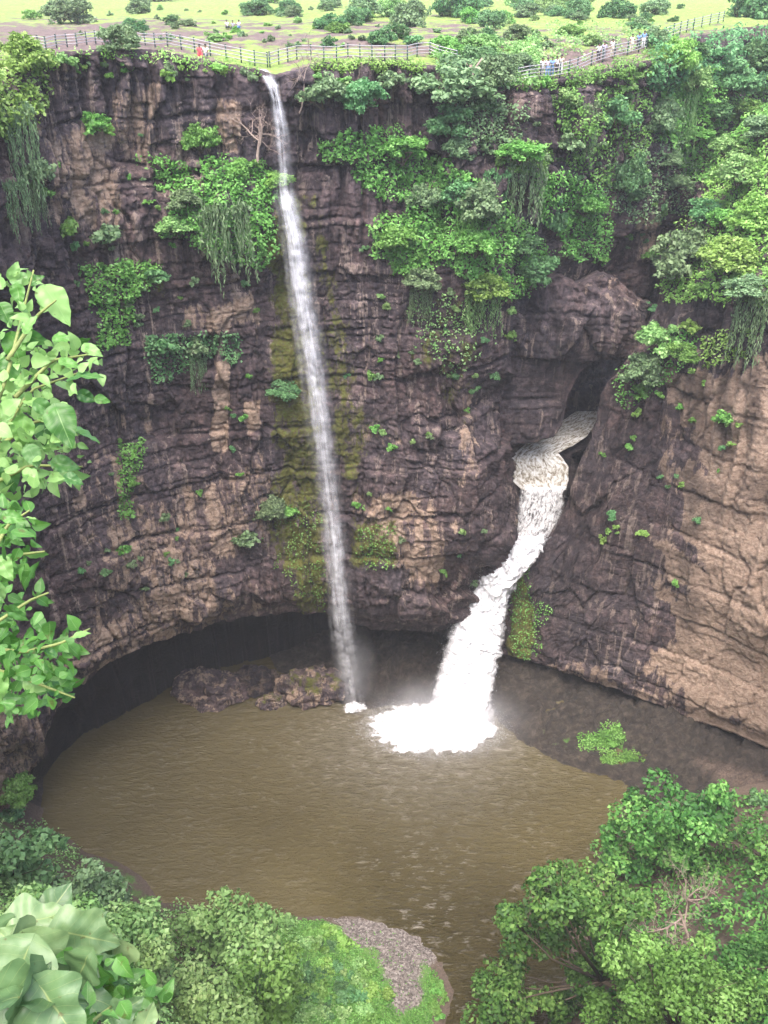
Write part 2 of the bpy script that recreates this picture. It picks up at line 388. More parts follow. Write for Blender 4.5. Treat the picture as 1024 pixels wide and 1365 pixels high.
def rock_sheet(name, us, top, bot, nrow, Yf, back_top, back_bot, seed, amp=1.0, lip=0.0, label=None, fine=1.0, bed=1.0):
    us = np.asarray(us, float); wob = perlin(np.stack([us * 0.035, 0 * us + seed, 0 * us], -1)) * 9 + perlin(np.stack([us * 0.12, 0 * us + seed, 0 * us], -1)) * 5
    vt = top(us) - np.clip(perlin(np.stack([us * 0.05, 0 * us + seed + 5.5, 0 * us], -1)) * 5 + perlin(np.stack([us * 0.17, 0 * us + seed, 0 * us + 2], -1)) * 3, -6, 6) * (0.35 if seed == 1 else 1.0); vb = bot(us) + 0.45 * wob * np.clip((bot(us) - vt) / 120.0, 0, 1)
    t = np.linspace(0, 1, nrow)[:, None]
    v = vt[None] * (1 - t) + vb[None] * t; u = np.broadcast_to(us[None], v.shape)
    G = P(u, v, Yf(u, v)); N = normals(G)
    n2 = N.copy(); n2[..., 2] *= 0.35; n2 /= np.linalg.norm(n2, axis=-1)[..., None] + 1e-9
    d = rock_disp(G + seed * 3.1, fine=fine, bed=bed) * amp * sstep(0, 0.02, t * 1.0 + lip) * (1 - 0.6 * sstep(0.955, 0.99, t)) - 1.3 * sstep(0.93, 1.0, t) ** 2 * (seed != 5)
    G = G + n2 * d[..., None]
    rows = [G]
    nb = len(back_bot)
    E = G[-1]
    for k, (dy, dz) in enumerate(back_bot):
        q = E.copy(); q[:, 1] += dy; q[:, 2] = np.where(dz is None, -3.0, q[:, 2] + (dz or 0))
        q += np.stack([0 * us, perlin(q * 0.3, 50 + k), 0.6 * perlin(q * 0.35, 60 + k)], -1) * (1.2 if k else 0.3)
        rows.append(q[None])
    E = G[0]; tops = []
    for k, (dx, dy, dz) in enumerate(back_top):
        q = E + np.array([dx, dy, dz]); q += np.stack([0 * us, perlin(q * 0.3, 70 + k), 0.5 * perlin(q * 0.3, 80 + k)], -1) * min(1, k * 0.5)
        tops.append(q[None])
    A = np.concatenate(tops[::-1] + rows, 0)
    nr, nc = A.shape[:2]; V = A.reshape(-1, 3); F = grid_faces(nr, nc)
    uu, vv, _ = proj(V); w = fbm(V * 0.25, 3, 90)
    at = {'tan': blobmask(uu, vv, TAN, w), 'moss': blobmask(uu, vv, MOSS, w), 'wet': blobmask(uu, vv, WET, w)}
    nw = len(us) * nb; at['wet'][-nw + len(us):] = 1.25; at['tan'][-nw + len(us):] *= 0.3; at['moss'][-nw + len(us):] = 0  # cave and undercut shade painted in: back rows near-black through the wet mask
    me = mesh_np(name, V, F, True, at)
    o = link(name, me, ROCK); tag(o, label, 'cliff', kind='structure')
    bvh_add(V, F)
    return A

RIM = [(-700, 120, 30), (-300, 118, 52), (-60, 110, 70), (0, 102, 82), (60, 76, 88), (130, 70, 92), (200, 70, 95), (270, 84, 96), (340, 96, 96.5), (365, 104, 96.5), (400, 96, 97),
       (430, 87, 98), (520, 84, 100), (580, 92, 102), (650, 112, 103), (720, 112, 104), (780, 101, 107), (850, 88, 112), (880, 80, 116), (930, 52, 125), (985, 40, 142), (1060, 34, 160), (1300, 30, 190), (1700, 30, 220)]
rim_v = lerp_tab([(a, b) for a, b, c in RIM]); rim_Y = lerp_tab([(a, c) for a, b, c in RIM])
YB = []
for a, b, c in RIM: YB.append((a, b, c))
YB += [(-700, 500, 28), (-700, 1100, 26), (-300, 500, 48), (-300, 1100, 44), (-100, 500, 64), (-100, 1110, 60), (0, 500, 78), (0, 800, 75), (0, 1110, 72), (40, 1100, 75), (60, 500, 84), (60, 1000, 77), (110, 925, 80.5),
       (130, 300, 90), (130, 600, 87), (200, 250, 94), (200, 300, 91), (200, 600, 90), (200, 870, 86.5), (300, 200, 97), (300, 260, 93.5), (300, 600, 93.5), (300, 835, 91.5),
       (380, 200, 97.5), (380, 400, 96.5), (400, 600, 96.3), (430, 825, 96.5), (480, 180, 99.5), (480, 300, 98), (500, 600, 97.5), (520, 850, 99), (580, 170, 102), (580, 300, 98.5), (580, 600, 99), (590, 850, 100.5),
       (650, 200, 102), (650, 330, 99), (650, 450, 100), (660, 600, 99.5), (640, 720, 100), (628, 780, 100.8), (658, 790, 112), (606, 820, 100.6), (640, 830, 111), (590, 870, 100.5), (622, 875, 109), (650, 745, 101), (676, 755, 112.5), (690, 300, 101.5), (690, 400, 103), (688, 500, 103), (676, 600, 102.5), (668, 660, 101.5), (662, 715, 101.3), (700, 600, 116), (694, 650, 115), (690, 700, 114), (690, 760, 113),
       (712, 420, 112), (712, 520, 117), (712, 700, 117), (712, 800, 117), (720, 300, 105), (760, 250, 107), (780, 330, 112), (790, 450, 123), (790, 600, 123), (790, 800, 123), (840, 200, 115), (860, 330, 122), (860, 450, 127), (860, 800, 127),
       (930, 200, 132), (930, 300, 133), (930, 800, 134), (1000, 150, 150), (1000, 400, 142), (1000, 800, 142), (1100, 300, 165), (1300, 300, 195), (1300, 800, 195), (1700, 600, 220)]
Yback = RBF([(a, b) for a, b, c in YB], [c for a, b, c in YB], 100.0)
arch = lerp_tab([(-700, 1500), (-300, 1300), (-60, 1170), (20, 1120), (42, 1098), (60, 1012), (85, 955), (110, 925), (150, 893), (200, 868), (260, 848), (310, 834), (345, 826), (430, 823), (470, 838), (520, 848), (600, 850), (660, 872), (700, 875), (760, 800), (1700, 800)])
us = np.concatenate([np.arange(-700, -60, 16), np.arange(-60, 960, 1.6), np.arange(960, 1701, 12)])
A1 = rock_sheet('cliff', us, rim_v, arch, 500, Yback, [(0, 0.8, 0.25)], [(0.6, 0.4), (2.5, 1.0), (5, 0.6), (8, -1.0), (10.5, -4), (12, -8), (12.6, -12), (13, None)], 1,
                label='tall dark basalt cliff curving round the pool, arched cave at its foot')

# arch block over the gorge
Yarch = RBF([(640, 350), (640, 600), (700, 380), (700, 560), (760, 350), (760, 420), (760, 500), (830, 360), (830, 420), (830, 500), (920, 400), (920, 520), (700, 330), (860, 395)],
            [109, 106, 108, 106.5, 111, 107, 107.5, 112, 107, 108, 110, 110, 111, 108], 100.0)
A2 = rock_sheet('cliff', np.arange(640, 925, 2.0), lerp_tab([(640, 385), (700, 380), (740, 366), (775, 372), (800, 362), (825, 376), (845, 392), (870, 405), (925, 420)]),
                lerp_tab([(640, 596), (700, 592), (738, 585), (750, 566), (758, 530), (772, 500), (790, 485), (815, 479), (850, 480), (925, 500)]), 120, Yarch,
                [(0, 1.5, -0.2), (0, 5, -1.4), (0, 11, -3.2), (0, 18, -5)], [(0.5, 0.3), (3, 1.0), (7, 1.2), (12, 0.5)], 5, amp=0.8, label='dark rock bridge arching over the narrow gorge of the river')

# right-hand wall and the overgrown hill above it
Yr_pts = [(665, 872, 103.5), (750, 905, 98), (900, 960, 90.5), (1024, 1005, 84), (1150, 1055, 77), (1500, 1150, 55), (690, 765, 105), (720, 715, 105.5), (745, 690, 105.5), (765, 620, 106), (790, 570, 107), (800, 530, 107.5), (830, 490, 106),
          (850, 465, 105), (880, 400, 107), (890, 330, 112), (925, 290, 116), (940, 240, 122), (960, 200, 127), (1024, 140, 120), (1150, 60, 120), (1500, 30, 100),
          (800, 700, 101), (850, 600, 101), (850, 800, 96.5), (900, 700, 95.5), (930, 520, 97), (960, 480, 96), (950, 420, 99), (1024, 700, 88), (1024, 500, 92), (1024, 430, 95), (1024, 390, 93), (950, 380, 100), (950, 330, 108), (1024, 300, 100), (980, 230, 114), (1024, 210, 109), (1150, 400, 84), (1150, 700, 79), (1500, 400, 60), (1500, 800, 56)]
Yright = RBF([(a, b) for a, b, c in Yr_pts], [c for a, b, c in Yr_pts], 100.0)
A3 = rock_sheet('cliff', np.concatenate([np.arange(662, 1040, 2.0), np.arange(1040, 1500, 12)]),
                lerp_tab([(662, 862), (690, 768), (712, 740), (732, 715), (752, 688), (764, 645), (774, 618), (794, 578), (800, 540), (815, 505), (830, 490), (850, 465), (880, 400), (890, 330), (925, 290), (940, 240), (960, 200), (1024, 140), (1150, 60), (1500, 30)]),
                lerp_tab([(662, 872), (750, 905), (830, 930), (900, 960), (1024, 1005), (1150, 1055), (1500, 1150)]), 330, Yright,
                [(0.4, 1.5, -0.2), (1.5, 5, -1.2), (3, 10, -3), (5, 18, -8)], [(0.8, 0.3), (3, 0.6), (6, 0.0), (8, -1.2), (9.5, None)], 9, amp=0.72, fine=0.9, bed=0.62, lip=0.004,
                label='dark cliff with bare tan face on the right bank, overgrown hill above it')

# ------------------------------------------------------------------ plateau
def mat_ground():
    k = M('plateau_grass_and_soil'); p = k.pos()
    a = k.noise(p, 0.16, 6, 0.68); b = k.noise(p, 1.1, 6, 0.7); c = k.noise(p, 0.035, 3, 0.5)
    grass = k.ramp(b, [(0.28, (0.085, 0.145, 0.030)), (0.5, (0.20, 0.28, 0.060)), (0.75, (0.33, 0.39, 0.11))])
    soil = k.ramp(b, [(0.3, (0.07, 0.046, 0.042)), (0.55, (0.15, 0.105, 0.095)), (0.8, (0.26, 0.19, 0.17))])
    f = k.math('ADD', k.attr('soil'), k.math('MULTIPLY', k.math('SUBTRACT', a, 0.5), 3.4))
    f = k.math('ADD', f, k.math('MULTIPLY', k.math('SUBTRACT', b, 0.5), 1.5))
    k.set(Base_Color=k.mix(k.ramp(f, [(0.40, 0.0), (0.56, 1.0)]), grass, soil), Roughness=0.95, Normal=k.bump(b, 0.7, 0.35))
    return k.m
uc = np.concatenate([np.arange(-700, -60, 16), np.arange(-60, 1000, 4.0), np.arange(1000, 1701, 12)])
E0 = P(uc, rim_v(uc), rim_Y(uc)); E0[:, 1] += 0.5; E0[:, 2] += 0.1
offs = np.concatenate([[0], np.geomspace(0.8, 900, 150)])
dirs = (E0 - CAM)[:, :2]; dirs = dirs / np.linalg.norm(dirs, axis=1)[:, None]
G = np.zeros((len(offs), len(uc), 3))
for i, s_ in enumerate(offs):
    q = E0.copy(); q[:, :2] += dirs * s_
    zfar = 79.6 + 1.2 * sstep(100, 320, q[:, 1]) + 5 * sstep(320, 900, q[:, 1]) + 0.5 * fbm(q * np.array([0.04, 0.04, 0]), 3, 5) + 0.18 * fbm(q * np.array([0.3, 0.3, 0]), 3, 6)
    w = sstep(0, 22, s_); q[:, 2] = q[:, 2] * (1 - w) + zfar * w + (0.12 * fbm(q * np.array([0.8, 0.8, 0]), 2, 8) if s_ > 0 else 0); G[i] = q
V = G.reshape(-1, 3); F = grid_faces(*G.shape[:2])
uu, vv, _ = proj(V)
soil = 0.60 * sstep(14, 40, vv) + 0.12 * sstep(300, 200, uu) * sstep(10, 30, vv) - 0.35 * sstep(560, 700, uu) * sstep(60, 30, vv) - 0.15 * sstep(60, 85, vv)
o = link('plateau', mesh_np('plateau', V, F, True, {'soil': soil}), mat_ground()); tag(o, 'grassy plateau with patches of bare brown soil above the cliff', 'plateau', kind='structure'); bvh_add(V, F)

# ------------------------------------------------------------------ lower ground: banks, shelf, slope below the viewpoint
HP = [  # x, y, z
 (-41, 75, 0.5), (-34, 71, 0.3), (-24, 65, 0), (-16, 63.5, 0), (-9, 63.4, 0), (-2.6, 63.3, 0), (3, 61.2, 0), (6.2, 57, 0), (6.6, 54, 0), (5.6, 51, 0), (4, 45, 0), (4, 38, 0),
 (-2, 60, 0.7), (2, 56, 0.8), (0, 50, 1.0), (-8, 58, 1.6), (-8, 50, 2.5), (-16, 55, 5), (-16, 45, 13), (-24, 55, 9), (-30, 60, 9), (-30, 52, 18), (-18.5, 35, 31), (-30, 38, 38), (-45, 55, 30), (-45, 35, 55), (-70, 40, 70), (-70, 10, 84), (-40, 5, 84),
 (31.4, 82, 0), (27, 75, 0), (22, 66, 0), (18.5, 57, 0), (15, 48, 0), (13, 38, 0), (24, 57, 4), (30, 66, 4), (38, 74, 4), (48, 76, 5), (30, 50, 13), (38, 56, 16), (50, 62, 16), (24, 42, 14), (40, 40, 32), (60, 50, 35), (70, 30, 60), (80, 5, 80), (40, 5, 82),
 (0, 20, 24), (0, 30, 6), (0, 10, 52), (0, 3, 79), (0, -10, 84.3), (20, 20, 36), (20, 8, 66), (-15, 20, 42), (-15, 8, 68), (-60, -10, 86), (60, -10, 86), (9, 38, -1.2), (10, 48, -1.2), (9, 30, 2),
 (12.3, 96, 0), (17.5, 89.7, 0), (21.7, 85.7, 0), (27, 83.6, 0), (16.9, 104, 1.0), (25, 98.5, 1.2), (37.7, 91, 1.5), (47.5, 84, 2.2), (22, 92, 1.0), (30, 88, 1.2), (38, 82, 1.4), (60, 84, 4), (40, 105, 1.2), (20, 112, 1), (52, 78, 6),
 (-4.5, 95.5, 0), (2, 96.5, 0), (7, 97, 0), (-4, 101, 1.2), (4, 102, 1.8), (12, 105, 2.2), (0, 112, 2.5), (-10, 103, 0.8), (-12, 110, 1), (-24, 110, -1), (-12, 97, -1), (-20, 98, -1.5), (-38, 95, -1.5), (-40, 85, -1.5), (-20, 80, -3), (0, 80, -3), (0, 70, -2.5), (14, 75, -2), (14, 66, -1.5), (12, 57, -1.2), (-5, 88, -2), (10, 88, -1.5), (-30, 78, -2), (-25, 72, -1.5), (-12, 70, -1.8), (20, 78, -1.2), (8, 64, -1)]
Hf = RBF([(a, b) for a, b, c in HP], [c for a, b, c in HP], 20.0)
def height(x, y):
    q = np.stack([x, y, 0 * x], -1)
    h = Hf(x, y)
    return h + 0.10 * fbm(q * 0.9, 3, 11) + 0.22 * ridge(q * 0.45, 3, 14) * np.clip(h - 0.3, 0, 0.8) * (y > 77) + (0.85 * worley(q * 0.30, 21, 1.4)[0] + 0.45 * worley(q * 0.8, 22, 1.4)[0]) * np.clip(h - 0.1, 0, 1) * (y > 79) + 0.35 * fbm(q * 0.22, 3, 12) * np.clip(np.abs(h) * 0.6, 0.1, 1.6)
def mat_bank():
    k = M('bank_grass_and_gravel'); p = k.pos()
    a = k.noise(p, 0.5, 5, 0.7); b = k.noise(p, 4.5, 6, 0.75)
    v = k.node('ShaderNodeTexVoronoi', {'Vector': p, 'Scale': 5.5}).outputs['Color']
    vv_ = k.node('ShaderNodeSeparateColor', {0: v}).outputs[0]
    grass = k.ramp(k.math('ADD', k.math('MULTIPLY', a, 0.5), k.math('MULTIPLY', b, 0.5)), [(0.33, (0.045, 0.10, 0.022)), (0.5, (0.10, 0.21, 0.045)), (0.68, (0.20, 0.31, 0.085))])
    soil = k.ramp(b, [(0.3, (0.06, 0.042, 0.032)), (0.7, (0.17, 0.125, 0.095))])
    grav = k.ramp(vv_, [(0.0, (0.085, 0.070, 0.064)), (0.5, (0.19, 0.16, 0.145)), (1.0, (0.33, 0.29, 0.265))])
    g = k.math('ADD', k.attr('gravel'), k.math('MULTIPLY', k.math('SUBTRACT', b, 0.5), 1.0))
    s = k.math('ADD', k.attr('mud'), k.math('MULTIPLY', k.math('SUBTRACT', a, 0.5), 1.2))
    c = k.mix(k.ramp(s, [(0.45, 0), (0.6, 1)]), grass, soil)
    c = k.mix(k.ramp(g, [(0.42, 0), (0.58, 1)]), c, grav)
    k.set(Base_Color=c, Roughness=0.9, Normal=k.bump(k.math('ADD', b, vv_), 0.6, 0.15)); return k.m
def terrain(name, xs, ys, mat, label, cat, mask):
    X, Y = np.meshgrid(xs, ys); Z = height(X, Y)
    V = np.stack([X, Y, Z], -1).reshape(-1, 3); F = grid_faces(*X.shape)
    uu, vv, _ = proj(V); at = mask(uu, vv, V)
    o = link(name, mesh_np(name, V, F, True, at), mat); tag(o, label, cat, kind='structure'); bvh_add(V, F); return o
GRAV = [(440, 1222), (520, 1222), (560, 1245), (580, 1272), (562, 1300), (556, 1332), (535, 1340), (525, 1320), (505, 1280), (470, 1245)]
def bank_mask(u, v, V):
    w = fbm(V * 0.3, 3, 44)
    g = sstep(-18, 14, polydist(u, v, GRAV) + 16 * w)
    mud = sstep(0.35, 0.05, V[:, 2]) * 0.9 + 0.45 * sstep(700, 800, u) + 0.28 + 0.3 * sstep(360, 300, u)
    return {'gravel': g, 'mud': mud}
terrain('riverbank', np.concatenate([np.arange(-110, -40, 2.0), np.arange(-40, 45, 0.45), np.arange(45, 111, 2.0)]), np.concatenate([np.arange(-12, 30, 1.2), np.arange(30, 78.2, 0.4)]), mat_bank(),
        'grassy river bank with a gravel tip in front of the pool', 'riverbank', bank_mask)
k = M('wet_mud_rock'); p = k.pos()
b = k.noise(p, 0.9, 7, 0.75); f_ = k.noise(p, 4.0, 5, 0.7); mo = k.math('ADD', k.attr('moss'), k.math('MULTIPLY', k.math('SUBTRACT', b, 0.5), 1.4))
c = k.ramp(b, [(0.3, (0.012, 0.010, 0.009)), (0.5, (0.050, 0.039, 0.031)), (0.72, (0.135, 0.105, 0.082))])
c = k.mix(k.math('MULTIPLY', k.attr('tan'), k.ramp(f_, [(0.4, 0.2), (0.6, 1.0)])), c, (0.30, 0.21, 0.165))
c = k.mix(k.ramp(mo, [(0.5, 0), (0.62, 1)]), c, k.ramp(f_, [(0.3, (0.05, 0.13, 0.02)), (0.7, (0.13, 0.30, 0.045))]))
k.set(Base_Color=c, Roughness=0.7, Normal=k.bump(k.math('ADD', b, k.math('MULTIPLY', f_, 0.5)), 1.0, 0.9)); MUD = k.m
MOSSP = [[(770, 988), (800, 975), (828, 962), (832, 980), (815, 1000), (780, 1000)], [(800, 1005), (840, 1000), (858, 1012), (830, 1018), (805, 1016)]]
def shelf_mask(u, v, V):
    w = fbm(V * 0.5, 3, 45)
    m = np.maximum(sstep(-6, 6, polydist(u, v, MOSSP[0]) + 5 * w), sstep(-6, 5, polydist(u, v, MOSSP[1]) + 5 * w))
    m = np.maximum(m, 0.45 * sstep(-20, 10, polydist(u, v, [(720, 975), (760, 980), (770, 1010), (730, 1000)]) + 10 * w))
    t = sstep(-12, 12, polydist(u, v, [(930, 1010), (1100, 1060), (1100, 1110), (960, 1040)]) + 8 * w)
    return {'moss': m, 'tan': t * 0.8}
terrain('rock_shelf', np.arange(-60, 90, 0.45), np.arange(78.0, 124, 0.4), MUD, 'muddy brown rock shelf under the undercut cliffs beside the pool', 'rock shelf', shelf_mask)

# ------------------------------------------------------------------ pool water
k = M('muddy_water'); p = k.pos()
q = k.mix(0.10, k.scl(p, (0.55, 1.0, 1)), k.node('ShaderNodeTexNoise', {'Vector': p, 'Scale': 0.16, 'Detail': 2.0}).outputs['Color'], 'ADD')
w1 = k.noise(q, 1.2, 5, 0.62, 0.4); w2 = k.noise(k.scl(q, (0.6, 1.3, 1)), 2.9, 4, 0.65, 0.6); w3 = k.noise(p, 0.06, 3, 0.5)
murk = k.ramp(w3, [(0.3, (0.085, 0.067, 0.026)), (0.7, (0.115, 0.092, 0.038))])
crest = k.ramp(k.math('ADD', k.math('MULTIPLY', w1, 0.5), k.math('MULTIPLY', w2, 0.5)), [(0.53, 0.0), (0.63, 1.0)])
foam_glint = k.math('MULTIPLY', crest, k.math('MULTIPLY', k.ramp(k.noise(k.scl(p, (0.6, 1, 1)), 0.22, 4, 0.6), [(0.40, 0.15), (0.62, 1.3)]), k.math('ADD', 0.13, k.math('MULTIPLY', k.attr('foam'), 1.0))), True)  # pale ripple crests: foam, plus sky glints painted into the colour
k.set(Base_Color=k.mix(foam_glint, k.mix(k.math('MULTIPLY', k.attr('milk'), k.ramp(w1, [(0.3, 0.25), (0.7, 0.75)])), murk, (0.42, 0.38, 0.31)), (0.46, 0.41, 0.35)), Roughness=0.12, IOR=1.33, Normal=k.bump(k.math('ADD', w1, k.math('MULTIPLY', w2, 0.6)), k.attr('chop'), 1.6))
WATER = k.m
X, Y = np.meshgrid(np.arange(-75, 75, 0.5), np.arange(30, 128, 0.5))
q = np.stack([X * 0.5, Y, 0 * X], -1)
Z = 0.05 * fbm(q * 0.5, 3, 60) + 0.05 * perlin(np.stack([X * 0.12, Y * 0.8, 0 * X], -1), 63) * sstep(80, 62, Y)
V = np.stack([X, Y, Z], -1).reshape(-1, 3); uu, vv, _ = proj(V)
foam = np.exp(-np.hypot((V[:, 0] - 5) / 11, (V[:, 1] - 90) / 8) ** 2) + 0.55 * sstep(80, 60, V[:, 1]) * sstep(-6, 4, V[:, 0])  # foam round the splash; last term masks painted sky glints on near ripples
chop = 0.45 + 0.55 * np.exp(-np.hypot((V[:, 0] - 6) / 22, (V[:, 1] - 84) / 16) ** 2) + 0.5 * sstep(76, 60, V[:, 1]) * sstep(-10, 3, V[:, 0])
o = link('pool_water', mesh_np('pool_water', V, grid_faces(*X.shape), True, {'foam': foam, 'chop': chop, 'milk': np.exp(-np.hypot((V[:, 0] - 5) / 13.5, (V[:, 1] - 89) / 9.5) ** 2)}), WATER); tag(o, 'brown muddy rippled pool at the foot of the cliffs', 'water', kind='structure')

# ------------------------------------------------------------------ foliage builders
def leaf_cloud(C, Nn, L, Wd, rs, droop=0.25, along=None):
    n = len(C); Nn = Nn / (np.linalg.norm(Nn, axis=1)[:, None] + 1e-9)
    r = rs.normal(size=(n, 3)) if along is None else along + 0.25 * rs.normal(size=(n, 3))
    D = r - Nn * np.sum(r * Nn, 1)[:, None]; D /= np.linalg.norm(D, axis=1)[:, None] + 1e-9
    Sd = np.cross(Nn, D); L = np.asarray(L).reshape(-1, 1) * np.ones((n, 1)); Wd = np.asarray(Wd).reshape(-1, 1) * np.ones((n, 1))
    a = C - D * L * 0.5; b = C - D * L * 0.05 + Sd * Wd * 0.5 + Nn * L * 0.08; c = C + D * L * 0.5 - Nn * L * droop; d = C - D * L * 0.05 - Sd * Wd * 0.5 + Nn * L * 0.08
    V = np.stack([a, b, c, d], 1).reshape(-1, 3); F = np.arange(4 * n).reshape(n, 4)
    return V, F
def sph(rs, n, zmin=-1.0):
    z = rs.uniform(zmin, 1, n); t = rs.uniform(0, 2 * math.pi, n); s = np.sqrt(1 - z * z)
    return np.stack([s * np.cos(t), s * np.sin(t), z], -1)
def blob_crown(blobs, leaf, dens, rs, flat=0.75, zmin=-0.55, clump=0.42, per=None):
    """blobs: (centre, radius); every blob is broken into leafy clumps with gaps between them"""
    Cs, Ns, Ts = [], [], []
    for c, r in blobs:
        nc = max(5, int(9 * rs.uniform(0.8, 1.2)))
        dirs = sph(rs, nc, zmin); cc = np.array(c) + dirs * r * rs.uniform(0.45, 0.85, (nc, 1)) * np.array([1, 1, flat]); tb = rs.uniform(0, 1, nc)
        for q, t in zip(cc, tb):
            rr = r * clump * rs.uniform(0.7, 1.25); n = max(6, int(dens * rr * rr / (leaf * leaf)))
            dd = sph(rs, n, -0.75); ps = q + dd * rr * rs.uniform(0.55, 1.08, (n, 1)) * np.array([1, 1, 0.72])
            Cs.append(ps); Ns.append(dd * 0.8 + rs.normal(size=(n, 3)) * 0.45 + np.array([0, 0, 0.55])); Ts.append(np.clip(0.5 * t + 0.55 * rs.uniform(0, 1, n), 0, 1))
    C = np.concatenate(Cs); T = np.concatenate(Ts); n = len(C)
    sz = leaf * rs.uniform(0.65, 1.3, n)
    V, F = leaf_cloud(C, np.concatenate(Ns), sz, sz * 0.62, rs)
    return V, F, T
def foliage_mesh(name, V, F, T): return mesh_np(name, V, F, False, None, {'tint': T})
_proto = {}
def bush_mesh(kind, size, var):
    """unit bush of radius 1, leaves sized for 'size' metres radius"""
    key = (kind, size, var)
    if key in _proto: return _proto[key]
    rs = np.random.RandomState(100 + hash(key[1:]) % 1000 + sum(map(ord, kind)))
    leaf = (0.34 if size > 1 else 0.22) / size
    nb = {0.5: 4, 1.2: 8, 2.5: 15}[size]
    bl = [((0, 0, 0.05), 0.55)]
    for d in sph(rs, nb, -0.35): bl.append((tuple(d * np.array([0.66, 0.66, 0.6])), rs.uniform(0.26, 0.46)))
    V, F, T = blob_crown(bl, leaf, 14.0 if size > 1 else 9.0, rs, clump=0.5)
    me = foliage_mesh(kind + '_foliage', V, F, T); me.materials.append(LEAF[kind]); _proto[key] = me
    return me
def vine_mesh(var):
    key = ('vine', var)
    if key in _proto: return _proto[key]
    rs = np.random.RandomState(500 + var); Cs, Ns, Al = [], [], []
    for s_ in range(46):
        x, y = rs.uniform(-1, 1), rs.uniform(-0.3, 0.3); ln = rs.uniform(0.8, 2.6); n = int(ln * 13)
        z = 0.2 - np.linspace(0, ln, n) + rs.uniform(-0.3, 0.3); sw = rs.normal() * 0.10; x = x + 0.05 * np.sin(np.linspace(0, rs.uniform(2, 6), n) + rs.uniform(0, 6))
        Cs.append(np.stack([x + sw * np.linspace(0, ln, n) + rs.normal(size=n) * 0.035, y + rs.normal(size=n) * 0.04 - 0.1, z], -1))
        Ns.append(rs.normal(size=(n, 3)) * 0.6 + np.array([0, -1, 0.1])); Al.append(np.tile([0, 0, -1.0], (n, 1)))
    bl = [((x, 0, 0.25 + 0.1 * rs.normal()), 0.34) for x in (-0.75, -0.3, 0.1, 0.5, 0.85)]
    V2, F2, T2 = blob_crown(bl, 0.17, 5, rs)
    C = np.concatenate(Cs); V, F = leaf_cloud(C, np.concatenate(Ns), rs.uniform(0.12, 0.24, len(C)), rs.uniform(0.04, 0.075, len(C)), rs, 0.1, np.concatenate(Al))
    me = foliage_mesh('hanging_foliage', np.concatenate([V, V2]), np.concatenate([F, F2 + len(V)]), np.concatenate([rs.uniform(0, 1, len(F)), T2]))
    _proto[key] = me; return me
def branch_parts(rs, base, dirv, length, rad, depth, out, up=0.15, spread=0.7, nmin=2, nmax=3):
    n = 5; pts = [np.array(base, float)]; d = np.array(dirv, float); d /= np.linalg.norm(d)
    for i in range(n):
        d = d + rs.normal(size=3) * 0.16 + np.array([0, 0, up * 0.3]); d /= np.linalg.norm(d); pts.append(pts[-1] + d * length / n)
    out.append(tube(pts, np.linspace(rad, rad * 0.55, n + 1), 5 if rad > 0.03 else 3, False))
    if depth <= 0: return
    for k in range(rs.randint(nmin, nmax + 1) + 1):
        i = rs.randint(2, n + 1); e = d + rs.normal(size=3) * spread; e[2] += up
        branch_parts(rs, pts[i], e, length * rs.uniform(0.55, 0.8), rad * 0.55, depth - 1, out, up, spread, nmin, nmax)
def stem_mesh(var):
    key = ('stem', var)
    if key in _proto: return _proto[key]
    rs = np.random.RandomState(900 + var); out = []
    for k in range(4):
        a = k * 1.6 + rs.uniform(0, 0.6)
        branch_parts(rs, (0, 0.25, -0.55), (0.55 * math.cos(a), 0.5 * math.sin(a) - 0.25, 0.9), 0.75, 0.05, 1, out, 0.1, 0.6)
    me = mesh_parts('stem', out); me.materials.append(BARK); _proto[key] = me; return me

KINDWORD = {'bright': 'bright green', 'lime': 'yellow-green', 'grey': 'grey-green', 'dark': 'dark green', 'teal': 'mid-green', 'pale': 'pale green'}
_rb = random.Random(5); _vi = 0
def bush(u, v, w, kind, label, asp=1.0, group=None, name='shrub', cat='bush', sink=0.55, yoff=0.0):
    global _vi
    h = cast(u, v)
    if h is None: return None
    p = np.array(h[0]); dep = proj(p)[2]; r = (0.62 if v < 420 else 0.58) * w * dep / FPX
    n = np.array(h[1]); n = n if n @ (CAM - p) > 0 else -n
    p = p + np.array([n[0], n[1], 0.3 * abs(n[2])]) * r * sink + np.array([0, -yoff, 0])
    size = 0.5 if r < 0.85 else (1.2 if r < 1.9 else 2.5)
    _vi += 1; rz = _rb.uniform(0, 6.28)
    sc = (r * 0.92, r * 0.92, r * 0.92 * asp)
    if r >= 1.3:
        root = empty(name, p - np.array([0, 0, 0.5 * r])); tag(root, label, cat, group)
        f = link('foliage', bush_mesh(kind, size, _vi % 4), None, root, (0, 0, 0.5 * r)); f.rotation_euler = (0, 0, rz); f.scale = sc
        s_ = link('stem', stem_mesh(_vi % 3), None, root, (0, 0, 0.5 * r)); s_.scale = (r * 0.8,) * 3
        return root
    o = link(name, bush_mesh(kind, size, _vi % 5), None, None, p); o.rotation_euler = (_rb.uniform(-.3, .3), _rb.uniform(-.3, .3), rz); o.scale = sc
    return tag(o, label, cat, group)
VMAT = {'grey': LEAF['grey'], 'pale': LEAF['pale'], 'teal': LEAF['teal']}
